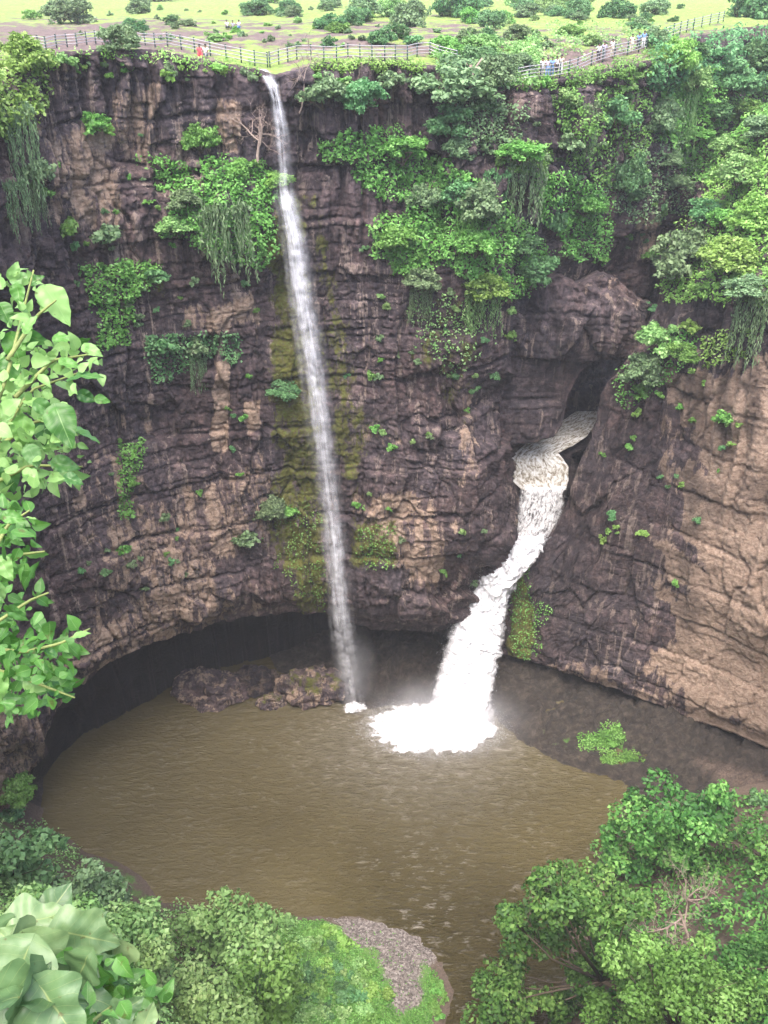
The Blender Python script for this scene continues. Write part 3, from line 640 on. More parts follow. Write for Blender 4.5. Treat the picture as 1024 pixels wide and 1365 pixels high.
def vines(u, v, w, kind, label, length=1.0, group=None):
    global _vi
    h = cast(u, v)
    if h is None: return
    p = np.array(h[0]); r = 0.5 * w * proj(p)[2] / FPX; n = np.array(h[1]); n = n if n @ (CAM - p) > 0 else -n
    _vi += 1; me = vine_mesh(_vi % 3).copy(); me.materials.clear(); me.materials.append(LEAF[kind])
    o = link('hanging_vine', me, None, None, p + np.array([n[0], n[1], 0]) * 0.4 * min(r, 1.5)); o.scale = (r, r * 0.9, r * length)
    o.rotation_euler = (0, 0, math.atan2(n[0], -n[1]) * 0.7); tag(o, label, 'hanging vines', group)

# ------------------------------------------------------------------ creeper carpets that follow the ledges
def creeper(poly, n, kind, label, lump=1.3, leaf=0.36, seed=0, thin=0.0, kind2=None, cat='creepers', name='creeper'):
    n = int(n * 1.8); rs = np.random.RandomState(seed + 1000); pa = np.array(poly, float); lo, hi = pa.min(0), pa.max(0)
    C, Nn, T = [], [], []; tries = 0
    while len(C) < n and tries < n * 6:
        m = n; U = rs.uniform(lo[0], hi[0], m); Vv = rs.uniform(lo[1], hi[1], m)
        wob = perlin(np.stack([U * 0.04, Vv * 0.04, 0 * U + seed], -1)) * 14
        ok = polydist(U, Vv, poly) + wob > -4
        ok &= perlin(np.stack([U * 0.055, Vv * 0.055, 0 * U + seed + 9.5], -1)) > thin - 0.62
        for u, v in zip(U[ok], Vv[ok]):
            h = cast(u, v); tries += 1
            if h is None: continue
            C.append(np.array(h[0])); nn = np.array(h[1]); Nn.append(nn if nn @ (CAM - C[-1]) > 0 else -nn)
            if len(C) >= n: break
        tries += 200
    if not C: return
    C = np.array(C); Nn = np.array(Nn)
    l1 = np.clip(perlin(C * 0.33, seed) * 1.5 + 0.35, 0, 1.3); l2 = np.clip(perlin(C * 0.9, seed + 3) * 1.4 + 0.3, 0, 1)
    off = lump * (0.65 * l1 + 0.35 * l2) * rs.uniform(0.75, 1.05, len(C))
    hn = Nn * np.array([1, 1, 0.4]); C = C + hn * off[:, None] + np.array([0, 0, 0.35]) * off[:, None] + rs.normal(size=C.shape) * 0.14
    N2 = Nn * 0.7 + rs.normal(size=C.shape) * 0.5 + np.array([0, 0, 0.75])
    T = np.clip(0.55 * rs.uniform(0, 1, len(C)) + 0.5 * np.clip(perlin(C * 0.45, seed + 7) + 0.5, 0, 1), 0, 1)
    V, F = leaf_cloud(C, N2, leaf * rs.uniform(0.7, 1.35, len(C)), leaf * 0.65 * rs.uniform(0.7, 1.3, len(C)), rs)
    o = link(name, foliage_mesh(name, V, F, T), LEAF[kind]); tag(o, label, cat, kind='stuff')

creeper([(196, 212), (250, 222), (300, 214), (352, 222), (380, 240), (362, 290), (352, 368), (318, 345), (270, 330), (222, 304), (238, 270), (212, 240)], 3600, 'bright', 'green creepers over the ledge left of the thin fall', 1.4, seed=1, thin=0.15)
creeper([(108, 362), (150, 355), (206, 348), (214, 372), (172, 390), (170, 448), (140, 466), (128, 400)], 1300, 'bright', 'bright green creeper hanging down a crack in the left cliff', 1.0, seed=2)
creeper([(158, 590), (190, 585), (192, 610), (176, 640), (172, 690), (160, 690), (162, 640)], 420, 'bright', 'narrow streak of green creeper low on the left cliff', 0.9, seed=12)
creeper([(192, 455), (260, 445), (322, 450), (312, 474), (250, 478), (225, 510), (204, 492)], 800, 'teal', 'low creeper along a narrow ledge in the middle of the left cliff', 0.8, seed=3, thin=0.1)
creeper([(428, 195), (500, 172), (560, 196), (602, 228), (650, 262), (700, 300), (726, 370), (690, 398), (640, 392), (604, 352), (566, 330), (540, 300), (566, 262), (505, 262), (470, 225)], 6500, 'bright', 'broad green creeper carpet on the slope right of the thin fall', 1.7, seed=4, thin=0.1)
creeper([(500, 300), (560, 288), (590, 330), (560, 372), (508, 345)], 1400, 'bright', 'creeper tongue on the ledge below the broad green slope', 1.3, seed=5)
creeper([(620, 120), (700, 150), (690, 200), (650, 205), (610, 180)], 900, 'grey', 'grey-green creeper under the plateau edge in the centre', 1.4, seed=15)
creeper([(664, 205), (705, 188), (735, 200), (730, 225), (690, 232)], 700, 'bright', 'small creeper cushion on a ledge right of centre', 1.2, seed=6)
creeper([(712, 230), (760, 240), (806, 262), (812, 305), (800, 352), (770, 340), (738, 312), (722, 285)], 1900, 'bright', 'green creepers down the cliff above the gorge', 1.4, seed=7, thin=0.15)
creeper([(885, 400), (895, 330), (935, 290), (945, 240), (975, 195), (1040, 150), (1040, 410), (985, 400), (945, 395)], 5200, 'lime', 'bright yellow-green creepers covering the hill on the right', 1.7, seed=8)
creeper([(872, 140), (930, 100), (1040, 80), (1040, 170), (985, 195), (945, 240), (925, 245), (900, 200), (880, 175)], 3600, 'bright', 'green undergrowth filling the valley behind the right hill', 1.9, leaf=0.45, seed=9)
creeper([(820, 500), (930, 440), (925, 475), (870, 520), (840, 545)], 500, 'bright', 'creeper on the lip of the right wall below the big bush', 0.9, seed=10)
creeper([(935, 455), (1000, 440), (1010, 470), (940, 490)], 240, 'lime', 'sparse yellow-green leaves on the dark ledge above the tan rock', 0.5, seed=11, thin=0.3)
creeper([(684, 752), (700, 752), (706, 800), (735, 815), (716, 835), (716, 865), (696, 878), (682, 850)], 520, 'bright', 'moss and ferns in a strip beside the big white fall', 0.35, leaf=0.28, seed=13)
creeper([(365, 690), (395, 670), (420, 690), (434, 815), (400, 790), (370, 750)], 420, 'bright', 'mossy ferns on the wet rock left of the thin fall', 0.35, leaf=0.26, seed=14, thin=0.3)
creeper([(475, 705), (525, 700), (528, 748), (500, 758), (475, 745)], 260, 'bright', 'mossy patch on the rock right of the thin fall', 0.3, leaf=0.26, seed=16, thin=0.2)
creeper([(540, 400), (660, 370), (660, 440), (640, 480), (600, 500), (560, 460)], 420, 'pale', 'scattered pale leaves on the dark rock left of the gorge', 0.5, leaf=0.33, seed=17, thin=0.45)
creeper([(-40, 70), (40, 60), (66, 95), (62, 140), (30, 170), (-40, 190)], 1500, 'lime', 'yellow-green thicket at the left edge of the plateau rim', 1.5, seed=18)
def rim_strip(u0, u1, up, dn): 
    U = np.linspace(u0, u1, 9); return [(u, float(rim_v(u)) - up) for u in U] + [(u, float(rim_v(u)) + dn) for u in U[::-1]]
creeper(rim_strip(415, 565, 6, 5), 700, 'lime', 'bright grass along the cliff edge under the middle railing', 0.5, leaf=0.28, seed=61, cat='grass', name='rim_grass')
creeper(rim_strip(690, 905, 7, 8), 1300, 'bright', 'grass and weeds along the cliff edge under the right railing', 0.8, leaf=0.32, seed=62, thin=0.15, cat='grass', name='rim_grass')
creeper(rim_strip(55, 345, 5, 5), 420, 'lime', 'patchy grass along the cliff edge under the left railing', 0.5, leaf=0.28, seed=63, thin=0.62, cat='grass', name='rim_grass')
creeper([(575, 75), (640, 55), (720, 70), (715, 105), (660, 118), (600, 112)], 2200, 'pale', 'pale green thicket on the plateau between the two railings', 1.8, leaf=0.4, seed=64, cat='thicket', name='thicket')
creeper([(640, 40), (700, 30), (860, 40), (840, 62), (700, 84)], 900, 'pale', 'scattered scrub behind the people on the plateau', 0.9, leaf=0.4, seed=65, thin=0.35, cat='scrub', name='scrub')
creeper([(745, 140), (850, 110), (880, 150), (860, 230), (800, 250), (760, 210)], 1500, 'bright', 'green scrub clinging to the cliff under the right railing', 1.3, seed=66, thin=0.3)
creeper([(800, 240), (905, 150), (930, 250), (880, 300), (830, 300)], 1000, 'grey', 'grey-green scrub on the dark rock at the valley mouth', 1.2, seed=67, thin=0.4)
creeper([(860, 60), (1060, 40), (1060, 110), (930, 110), (900, 130), (870, 110)], 2600, 'teal', 'dense woodland on the far valley side at top right', 2.4, leaf=0.5, seed=68, cat='woodland', name='woodland')
for j, pl in enumerate(MOSSP): creeper(pl, 420 if j == 0 else 300, 'bright', ['larger bright green mossy patch on the muddy shelf', 'smaller bright green mossy patch nearest the water on the shelf'][j], 0.25, leaf=0.3, seed=30 + j, cat='moss', name='moss_patch')

creeper([(800, 1130), (860, 1080), (1060, 1060), (1060, 1400), (780, 1400), (800, 1260)], 5200, 'tree', 'dense green undergrowth beneath the trees at the bottom right', 1.6, leaf=0.42, seed=40, cat='undergrowth', name='undergrowth')
creeper([(-30, 1095), (50, 1100), (90, 1140), (150, 1180), (205, 1222), (260, 1212), (340, 1210), (400, 1240), (400, 1400), (-30, 1400)], 7500, 'pale', 'pale green undergrowth covering the slope at the bottom left', 1.3, leaf=0.30, seed=41, cat='undergrowth', name='undergrowth')
# ------------------------------------------------------------------ individual shrubs and trees, pixel of the middle, width
BUSH = [
 # plateau
 (105, 30, 62, 'grey', 'grey-green bush behind the left end of the railing', 0.8), (75, 22, 40, 'grey', 'small dull bush left of the grey-green bush near the railing', 0.7), (188, 18, 34, 'grey', 'round grey-green bush on the grass behind the left railing', 0.9),
 (345, 20, 44, 'teal', 'bushy green shrub right of the seated group on the plateau', 0.7), (392, 22, 24, 'grey', 'small grey shrub standing on the grass above the thin fall', 1.0), (482, 24, 50, 'grey', 'wide grey-green bush behind the middle of the railing', 0.9),
 (548, 36, 56, 'grey', 'olive bush just behind the bend in the middle railing', 1.0), (606, 22, 62, 'dark', 'dark green tree-like bush tallest on the central plateau', 1.2), (590, 74, 50, 'bright', 'green shrub covering the right end of the middle railing', 0.8),
 (662, 26, 18, 'grey', 'small round bush alone on the grass right of the dark tree', 1.0), (705, 22, 36, 'grey', 'low grey bush on the grass behind the standing people', 0.7), (738, 18, 22, 'grey', 'tiny grey bush beside the bare earth mound', 0.8),
 (820, 24, 46, 'dark', 'dense round bush behind the right railing', 1.0), (850, 38, 30, 'grey', 'grey shrub touching the round bush by the right railing', 0.7), (908, 12, 12, 'dark', 'tiny dark bush far off in the grass field', 1.0),
 (896, 29, 14, 'dark', 'small dark bush just left of the far railing', 1.0), (1002, 24, 74, 'dark', 'big dark tree at the top right corner', 1.1), (640, 62, 40, 'pale', 'pale shrub in front of the dark plateau tree', 0.8), (690, 52, 36, 'grey', 'grey-green shrub left of the standing people', 0.8),
 (760, 48, 34, 'bright', 'green shrub just behind the standing people', 0.7), (728, 62, 26, 'grey', 'small dull shrub behind the people at the rail', 0.8), (790, 60, 30, 'pale', 'pale green shrub between the two groups at the right rail', 0.7),
 (285, 55, 26, 'pale', 'pale low shrub behind the red-dressed person', 0.6), (250, 35, 22, 'grey', 'small dull shrub on bare soil left of the seated group', 0.7), (440, 10, 30, 'grey', 'far grey bush at the top edge above the railing', 0.7), (205, 2, 60, 'grey', 'wide bush at the top edge on the left grass', 0.5), (640, 8, 34, 'teal', 'far mid-green bush at the top edge right of centre', 0.7),
 # rim
 (30, 85, 70, 'lime', 'largest yellow-green bush at the left end of the cliff rim', 0.9), (155, 66, 58, 'grey', 'grey-green bush hanging over the rim under the left railing', 0.9), (88, 84, 28, 'pale', 'pale shrub at the rim below the left end of the railing', 0.8), (290, 92, 22, 'lime', 'small yellow shrub at the rim left of the thin fall', 0.8),
 (408, 128, 66, 'grey', 'grey leafy shrub at the rim right of the thin fall', 0.9), (468, 134, 54, 'teal', 'bushy green tree on the upper cliff right of the thin fall', 1.1), (572, 122, 110, 'grey', 'large broad grey-green tree overhanging the rim in the centre', 0.7), (520, 110, 40, 'grey', 'shrub at the left foot of the broad central tree', 0.8), (600, 165, 60, 'teal', 'mid-green bush under the broad central tree', 0.9),
 (632, 88, 50, 'teal', 'tall green bush beside the dead trunk at the rim', 0.9), (655, 110, 62, 'grey', 'spreading green bush below the end of the middle railing', 0.9), (690, 95, 46, 'grey', 'grey-green bush left of the people at the rail', 0.8), (655, 145, 46, 'dark', 'dark bush in the shadow below the central rim', 1.1),
 (760, 135, 40, 'pale', 'pale bush on the cliff below the people', 0.9), (830, 118, 34, 'pale', 'small pale bush on the cliff right of the people', 0.8), (815, 165, 64, 'teal', 'wide bush on the cliff face below the right rail', 0.9), (790, 195, 40, 'grey', 'dull bush below the wide bush on the right cliff', 0.8), (768, 192, 36, 'grey', 'grey shrub on a ledge in the right cliff', 0.8),
 (905, 80, 48, 'lime', 'yellow-green tree on the right rim below the far railing', 1.2), (915, 110, 40, 'pale', 'drooping pale tree below the yellow-green rim tree', 1.3), (965, 112, 66, 'teal', 'big rounded tree in the valley at upper right', 0.9), (1000, 85, 56, 'dark', 'dark tree below the top right corner', 1.0), (930, 70, 30, 'dark', 'dark shrub beside the far cliff stub', 0.9), (885, 165, 50, 'grey', 'grey-green tree at the mouth of the valley', 1.3),
 (985, 150, 50, 'bright', 'bright bush on the valley floor at upper right', 0.8), (945, 150, 44, 'dark', 'dark bush in the middle of the valley', 0.8), (1015, 125, 40, 'teal', 'mid-green bush at the right edge in the valley', 0.9), (925, 180, 50, 'bright', 'bright low bush where the valley narrows', 0.5),
 # left cliff
 (122, 170, 44, 'bright', 'green bush on the upper left cliff below the rim', 0.9), (140, 178, 24, 'lime', 'yellow shrub beside the green bush on the upper left cliff', 0.9), (268, 194, 48, 'bright', 'round bright bush on the cliff left of the thin fall', 1.2), (92, 310, 38, 'bright', 'single bright round bush on the left cliff', 1.1),
 (45, 235, 40, 'grey', 'dull shrub on the left cliff above the vines', 1.2), (60, 260, 26, 'bright', 'small green shrub beside the dull shrub at left', 0.9), (240, 270, 46, 'grey', 'grey-green bush on the ledge left of the thin fall', 0.8), (245, 300, 50, 'pale', 'pale bush draped over the ledge left of the thin fall', 0.6), (220, 238, 30, 'bright', 'small bright bush at the left end of the upper ledge', 0.7),
 (330, 235, 44, 'bright', 'green bush next to the fall on the upper ledge', 0.9), (360, 245, 44, 'lime', 'yellow-green bush leaning into the thin fall', 0.6), (150, 318, 40, 'grey', 'straggly grey shrub on the left cliff', 1.0), (200, 365, 34, 'teal', 'small mid-green bush at the end of the left creeper', 0.8), (220, 462, 40, 'teal', 'mid-green bush hanging off the middle ledge', 1.1), (265, 465, 30, 'grey', 'small grey bush on the middle ledge', 1.1),
 (372, 520, 46, 'teal', 'dark leafy bush close to the left side of the thin fall', 0.7), (358, 682, 46, 'grey', 'grey bush low on the cliff left of the fall', 1.2), (320, 715, 36, 'grey', 'faint grey-green shrub on bare rock low at left', 0.8), (165, 735, 22, 'bright', 'small green bush on the cliff above the cave', 1.0), (388, 680, 28, 'bright', 'bright tuft on the mossy ledge by the fall', 0.5), (205, 270, 20, 'bright', 'small bright tuft under the upper ledge', 0.5),
 # right of fall
 (520, 205, 60, 'bright', 'bright bush at the top of the broad green slope', 0.7), (600, 260, 60, 'teal', 'mid-green bush in the middle of the broad green slope', 0.9), (655, 275, 66, 'grey', 'grey-green bush on the right of the broad green slope', 1.0), (560, 270, 44, 'grey', 'dull bush on the left of the broad green slope', 1.0), (630, 330, 56, 'bright', 'bright bush low on the broad green slope', 0.9), (690, 330, 50, 'teal', 'mid-green bush at the right edge of the green slope', 0.9),
 (545, 318, 56, 'bright', 'big bright bush on the green tongue', 0.9), (640, 380, 56, 'lime', 'yellow-green bush at the foot of the green slope', 0.7), (705, 362, 56, 'teal', 'mid-green round bush at the foot of the slope near the gorge', 0.9), (555, 375, 50, 'grey', 'grey straggly bush below the green tongue', 0.8), (612, 205, 40, 'grey', 'grey bush just under the central tree', 1.0),
 (695, 205, 56, 'bright', 'bright cushion bush on the ledge right of centre', 0.6), (735, 298, 34, 'teal', 'mid-green bush on the cliff above the gorge', 1.3), (780, 275, 46, 'bright', 'green bush in the creeper above the gorge', 1.0), (832, 240, 48, 'teal', 'dark mid-green tree on the cliff above the gorge', 1.5), (850, 262, 30, 'teal', 'small mid-green bush right of the dark tree above the gorge', 1.0), (798, 348, 30, 'bright', 'flat bright bush above the rock bridge', 0.5), (870, 340, 32, 'bright', 'flat green bush on the ledge left of the hill', 0.5), (890, 215, 34, 'grey', 'grey bush on the dark rock at the valley mouth', 0.8), (905, 245, 40, 'grey', 'grey-green shrub on dark rock left of the hill', 0.7),
 (680, 448, 18, 'bright', 'small green bush on the bare rock left of the bridge', 1.1),
 # hill right
 (922, 350, 80, 'grey', 'large round grey-green bush at the left foot of the hill', 1.1), (990, 350, 76, 'lime', 'bright yellow-green bush on the lower hill', 0.8), (1015, 290, 70, 'lime', 'bright yellow-green bush in the middle of the hill', 0.8), (975, 300, 50, 'bright', 'green bush on the hill slope', 0.8), (950, 280, 50, 'teal', 'mid-green bush on the left flank of the hill', 0.8), (1000, 235, 66, 'pale', 'pale bush on the upper hill', 0.8), (985, 205, 56, 'pale', 'pale feathery bush near the top of the hill', 0.8), (1015, 175, 50, 'grey', 'grey-green bush at the hilltop', 0.8), (940, 390, 36, 'bright', 'small bright bush at the edge of the right wall', 0.6), (1005, 385, 60, 'grey', 'grey bush overhanging the dark wall at right', 0.6),
 (890, 455, 66, 'pale', 'pale green bush on the lip of the right wall', 1.0), (848, 492, 62, 'grey', 'grey-green bush overhanging the gorge cave', 1.1), (860, 520, 34, 'bright', 'bright bush under the grey bush by the gorge', 0.8), (905, 470, 44, 'bright', 'green bush right of the pale bush on the wall lip', 1.0), (920, 435, 32, 'lime', 'yellow bush at the top of the wall lip', 0.9), (875, 410, 20, 'teal', 'small mid-green bush beside the rock bridge end', 0.7),
 (962, 556, 30, 'bright', 'small green shrub on the tan face', 0.8),
 # left edge low and far shelf
 (10, 1050, 50, 'bright', 'bright bush at the foot of the left wall', 1.1), (5, 1085, 36, 'teal', 'small mid-green bush at the water end of the left wall', 0.9), (1012, 1072, 34, 'teal', 'small bush on the shelf at the right edge', 0.9), (815, 990, 16, 'bright', 'tiny fern clump on the larger moss patch', 0.5),
]
for b_ in BUSH: bush(b_[0], b_[1], b_[2], b_[3], b_[4], b_[5])
VINES = [(300, 285, 60, 'grey', 'grey-green vines hanging off the ledge left of the thin fall', 1.4), (258, 290, 40, 'grey', 'shorter vines at the left end of that ledge by the pale bush', 1.0), (20, 165, 44, 'grey', 'long vines hanging at the left edge of the cliff', 2.0), (15, 250, 34, 'grey', 'vines low on the left edge of the cliff', 1.6), (262, 482, 22, 'grey', 'thin vines under the middle ledge', 1.6),
 (700, 222, 56, 'grey', 'vines under the cushion bush right of centre', 1.2), (640, 395, 50, 'pale', 'vines at the foot of the broad green slope', 1.0), (560, 390, 30, 'grey', 'dry grey vines below the green tongue', 1.2), (1005, 405, 46, 'grey', 'long grey vines hanging down the dark wall at right', 1.6), (915, 125, 30, 'pale', 'vines drooping from the right rim', 2.2), (585, 225, 40, 'bright', 'green vines below the central tree', 1.6), (630, 270, 40, 'bright', 'green vines in the middle of the slope', 1.5), (45, 250, 20, 'grey', 'narrow vine strand beside the dull shrub at left', 2.4), (660, 240, 34, 'teal', 'mid-green vines above the grey-green slope bush', 1.6), (785, 150, 26, 'grey', 'vines on the cliff below the right rail', 1.8)]
for b_ in VINES: vines(*b_[:5], length=b_[5])
# small tufts that nothing tells apart
TUFTS = [
 ('small leafy tuft sprouting from bare rock on the left cliff', 'tufts on the left cliff', ['bright', 'teal', 'bright', 'grey'], [(60, 120), (350, 120), (350, 760), (110, 800)], 60),
 ('small leafy tuft on the rock face between the two falls', 'tufts between the falls', ['bright', 'pale', 'teal', 'grey'], [(450, 260), (680, 400), (670, 640), (640, 800), (470, 780)], 46),
 ('small green tuft on the face of the right wall', 'tufts on the right wall', ['bright', 'teal', 'lime'], [(800, 580), (940, 480), (1010, 500), (930, 700), (900, 850), (760, 720)], 26),
 ('small green tuft on the cliff above the gorge', 'tufts above the gorge', ['bright', 'teal', 'grey'], [(700, 140), (880, 120), (900, 330), (740, 350)], 40),
 ('low shrub dotted over the soil and grass of the plateau', 'low shrubs on the plateau', ['grey', 'pale', 'grey', 'bright'], [(60, 12), (900, 8), (860, 44), (560, 62), (330, 66), (60, 44)], 90),
 ('small shrub on the cliff rim below the railing', 'shrubs along the rim', ['grey', 'lime', 'bright', 'pale'], [(60, 78), (340, 98), (650, 112), (850, 90), (930, 60), (930, 75), (850, 108), (650, 128), (340, 112), (60, 96)], 60),
]
rs = np.random.RandomState(77)
for lab, grp, kinds, poly, n in TUFTS:
    pa = np.array(poly); c = 0; t = 0
    while c < n and t < 4000:
        t += 1; u = rs.uniform(pa[:, 0].min(), pa[:, 0].max()); v = rs.uniform(pa[:, 1].min(), pa[:, 1].max())
        if not inpoly(np.array(u), np.array(v), poly): continue
        if perlin(np.array([u * 0.02, v * 0.02, 3.3])) < -0.1 and rs.rand() < 0.8: continue
        w = rs.uniform(7, 17) * (0.8 if 'plateau' in lab else 1)
        if bush(u, v, w, kinds[rs.randint(len(kinds))], lab, rs.uniform(0.75, 1.3), grp, 'tuft' if 'tuft' in lab else 'shrub', 'tuft' if 'tuft' in lab else 'shrub'): c += 1

rs = np.random.RandomState(78); c = 0
while c < 46:
    u, v = (rs.uniform(20, 900), rs.uniform(-4, 48)) if c < 22 else (rs.uniform(430, 880), rs.uniform(0, 62))
    if perlin(np.array([u * 0.012, v * 0.03, 8.3])) < -0.15: continue
    if bush(u, v, rs.uniform(20, 42), ['grey', 'pale', 'teal', 'dark', 'bright'][rs.randint(5)], 'mid-sized bush among the loose scatter of bushes on the plateau field', rs.uniform(0.6, 1.0), 'bushes scattered over the plateau'): c += 1

# ------------------------------------------------------------------ trees and shrubs built from crown lobes
def lobes(L, Y, rs, jit=0.12):
    out = []
    for u, v, r in L:
        y = Y + rs.uniform(-1, 1) * jit * 20; c = P(u, v, y); out.append((c, 1.3 * r * proj(c)[2] / FPX))
    return out
def tree(name, L, Y, base, kind, leaf, label, cat='tree', dens=17, seed=1, trunk_r=0.3, clump=0.43):
    rs = np.random.RandomState(seed); leaf *= 1.2; bl = lobes(L, Y, rs); base = np.array([base[0], base[1], 0.0])
    base[2] = float(height(np.array([base[0]]), np.array([base[1]]))[0]) - 0.15
    root = empty(name, base); tag(root, label, cat)
    V, F, T = blob_crown(bl, leaf, dens, rs, 0.8, -0.6, clump)
    link('crown', foliage_mesh('crown', V - base, F, T), LEAF[kind], root)
    cen = np.mean([c for c, r in bl], 0) - base; out = []; fork = cen * np.array([0.5, 0.5, 0.45])
    out.append(tube([np.zeros(3), fork * 0.4 + rs.normal(size=3) * 0.15, fork], [trunk_r, trunk_r * 0.85, trunk_r * 0.7], 8))
    for c, r in bl:
        e = c - base; m = fork * 0.5 + e * 0.5 + rs.normal(size=3) * 0.3 - np.array([0, 0, 0.08 * np.linalg.norm(e - fork)])
        out.append(tube([fork * 0.97, m, e], [trunk_r * 0.5, trunk_r * 0.3, trunk_r * 0.1], 5))
        for kk in range(4):
            d = sph(rs, 1, 0)[0]; out.append(tube([m * 0.4 + e * 0.6, e + d * r * 0.4, e + d * r * 0.9], [trunk_r * 0.18, trunk_r * 0.1, 0.01], 4))
    link('trunk', mesh_parts('trunk', out), BARK, root); return root
tree('tree', [(850, 1108, 34), (900, 1080, 38), (945, 1072, 28), (880, 1130, 40), (832, 1146, 26), (925, 1120, 36), (965, 1062, 16), (820, 1112, 18), (960, 1135, 26), (905, 1160, 28), (845, 1070, 16)], 66, (33, 66), 'tree', 0.42, 'spreading green tree beside the water below the right wall', seed=11)
tree('tree', [(745, 1192, 34), (768, 1172, 26), (800, 1195, 36), (702, 1243, 32), (678, 1222, 16), (745, 1236, 38), (800, 1243, 40), (838, 1212, 26), (668, 1292, 26), (658, 1340, 34), (715, 1345, 30), (790, 1290, 30), (770, 1345, 26), (640, 1310, 14), (722, 1172, 14), (830, 1270, 28)], 50, (23, 48), 'tree', 0.36, 'dark green tree leaning over the outflow, gaps showing brown water', seed=12)
tree('tree', [(985, 1170, 42), (1020, 1130, 30), (1045, 1180, 50), (965, 1205, 30), (1010, 1225, 40), (1060, 1250, 50), (950, 1170, 20), (985, 1120, 18)], 61, (42, 62), 'tree', 0.4, 'broad green tree at the right edge behind the bare tree', seed=13)
tree('tree', [(840, 1300, 42), (895, 1290, 36), (870, 1345, 46), (935, 1325, 44), (985, 1345, 46), (820, 1350, 34), (915, 1365, 44), (860, 1265, 18), (940, 1275, 22)], 43, (23, 41), 'bright', 0.3, 'light green leafy tree at the bottom right below the bare tree', seed=14)
tree('tree', [(1000, 1290, 36), (1030, 1260, 26), (1035, 1320, 46), (1010, 1350, 40), (975, 1290, 16)], 46, (34, 45), 'tree', 0.32, 'green tree in the bottom right corner', seed=15)
# pale shrubs of the near slope, bottom left
SHR = [
 ([(12, 1130, 22), (45, 1128, 20), (20, 1160, 28), (75, 1124, 13), (-10, 1170, 30), (40, 1185, 24)], 50, (-30.5, 49), 'teal', 0.34, 'shrub with a branch reaching over the water at the left edge', 21),
 ([(118, 1160, 15), (150, 1180, 16), (120, 1190, 22), (155, 1205, 18), (95, 1200, 22)], 50, (-23.5, 49.5), 'grey', 0.28, 'upright shrub beside the pool behind the big leaves', 22),
 ([(160, 1232, 25), (195, 1222, 18), (185, 1258, 28), (140, 1245, 26), (205, 1250, 18)], 46, (-18.5, 45), 'pale', 0.28, 'pale shrub right of the upright shrub by the pool', 23),
 ([(290, 1215, 24), (328, 1222, 26), (270, 1248, 28), (318, 1255, 34), (358, 1246, 20), (240, 1255, 22), (300, 1196, 10), (380, 1228, 12)], 52, (-11.5, 51), 'pale', 0.3, 'light yellowish shrub nearest the gravel tip', 24),
 ([(220, 1305, 36), (265, 1315, 34), (300, 1345, 34), (180, 1315, 32), (240, 1350, 36), (205, 1275, 22), (185, 1355, 34)], 42, (-14, 40.5), 'pale', 0.25, 'yellow-green shrub at the bottom edge left of the grassy bank', 25),
 ([(345, 1298, 32), (370, 1338, 28), (380, 1275, 16), (325, 1320, 28), (395, 1310, 14), (350, 1360, 28)], 49, (-8.5, 48), 'bright', 0.28, 'bright green shrub where the slope meets the grassy bank', 26),
 ([(100, 1245, 34), (60, 1225, 34), (135, 1290, 36), (30, 1215, 30), (150, 1335, 34), (90, 1300, 34)], 38, (-19, 37), 'pale', 0.24, 'pale shrub directly behind the big grey-green leaves', 27),
]
for L, Y, b_, kd, lf, lab, sdd in SHR: tree('shrub', L, Y, (*b_, 0), kd, lf * 1.35, lab, 'shrub', 15, sdd, 0.09, 0.5)
# low plants on the grassy bank
rs = np.random.RandomState(3)
for i in range(26):
    u, v = rs.uniform(385, 480), rs.uniform(1260, 1365)
    bush(u, v, rs.uniform(12, 26), ['dark', 'teal', 'dark'][i % 3], 'low dark green weed clump on the grassy bank', 0.6, 'weeds on the grassy bank', 'weed_clump', 'weeds', 0.1)
for i in range(34):
    u, v = rs.uniform(395, 520), rs.uniform(1235, 1365)
    if polydist(np.array(u), np.array(v), GRAV) > -8: continue
    bush(u, v, rs.uniform(14, 34), ['bright', 'lime', 'pale', 'pale'][i % 4], 'low light green weed clump spread over the grassy bank', 0.5, 'light weeds on the grassy bank', 'weed_clump', 'weeds', 0.0)
for i in range(10): bush(*((585 + rs.uniform(-8, 8), 1310 + i * 5)), rs.uniform(10, 18), 'bright', 'bright weed clump along the right edge of the gravel tip', 0.5, 'weeds by the outflow', 'weed_clump', 'weeds', 0.1)

# grass: short blades over the bank
rs = np.random.RandomState(4); U = rs.uniform(350, 610, 14000); Vv = rs.uniform(1215, 1375, 14000); G0 = PZ(U, Vv, 0.9)
hz = height(G0[:, 0], G0[:, 1]); gd = polydist(U, Vv, GRAV); ok = (hz > 0.18) & ((gd < -6) | (rs.uniform(0, 1, len(U)) < 0.06))
C = np.stack([G0[:, 0], G0[:, 1], hz + 0.08], -1)[ok]
V, F = leaf_cloud(C, rs.normal(size=C.shape) * 0.5 + np.array([0, 0, 0.8]), rs.uniform(0.14, 0.40, len(C)), rs.uniform(0.07, 0.15, len(C)), rs, 0.1)
o = link('grass', foliage_mesh('grass', V, F, np.clip(rs.uniform(0, 0.7, len(C)) + 0.35 * perlin(C * 0.4, 5), 0, 1)), LEAF['bright']); tag(o, 'short green grass on the river bank', 'grass', kind='stuff')

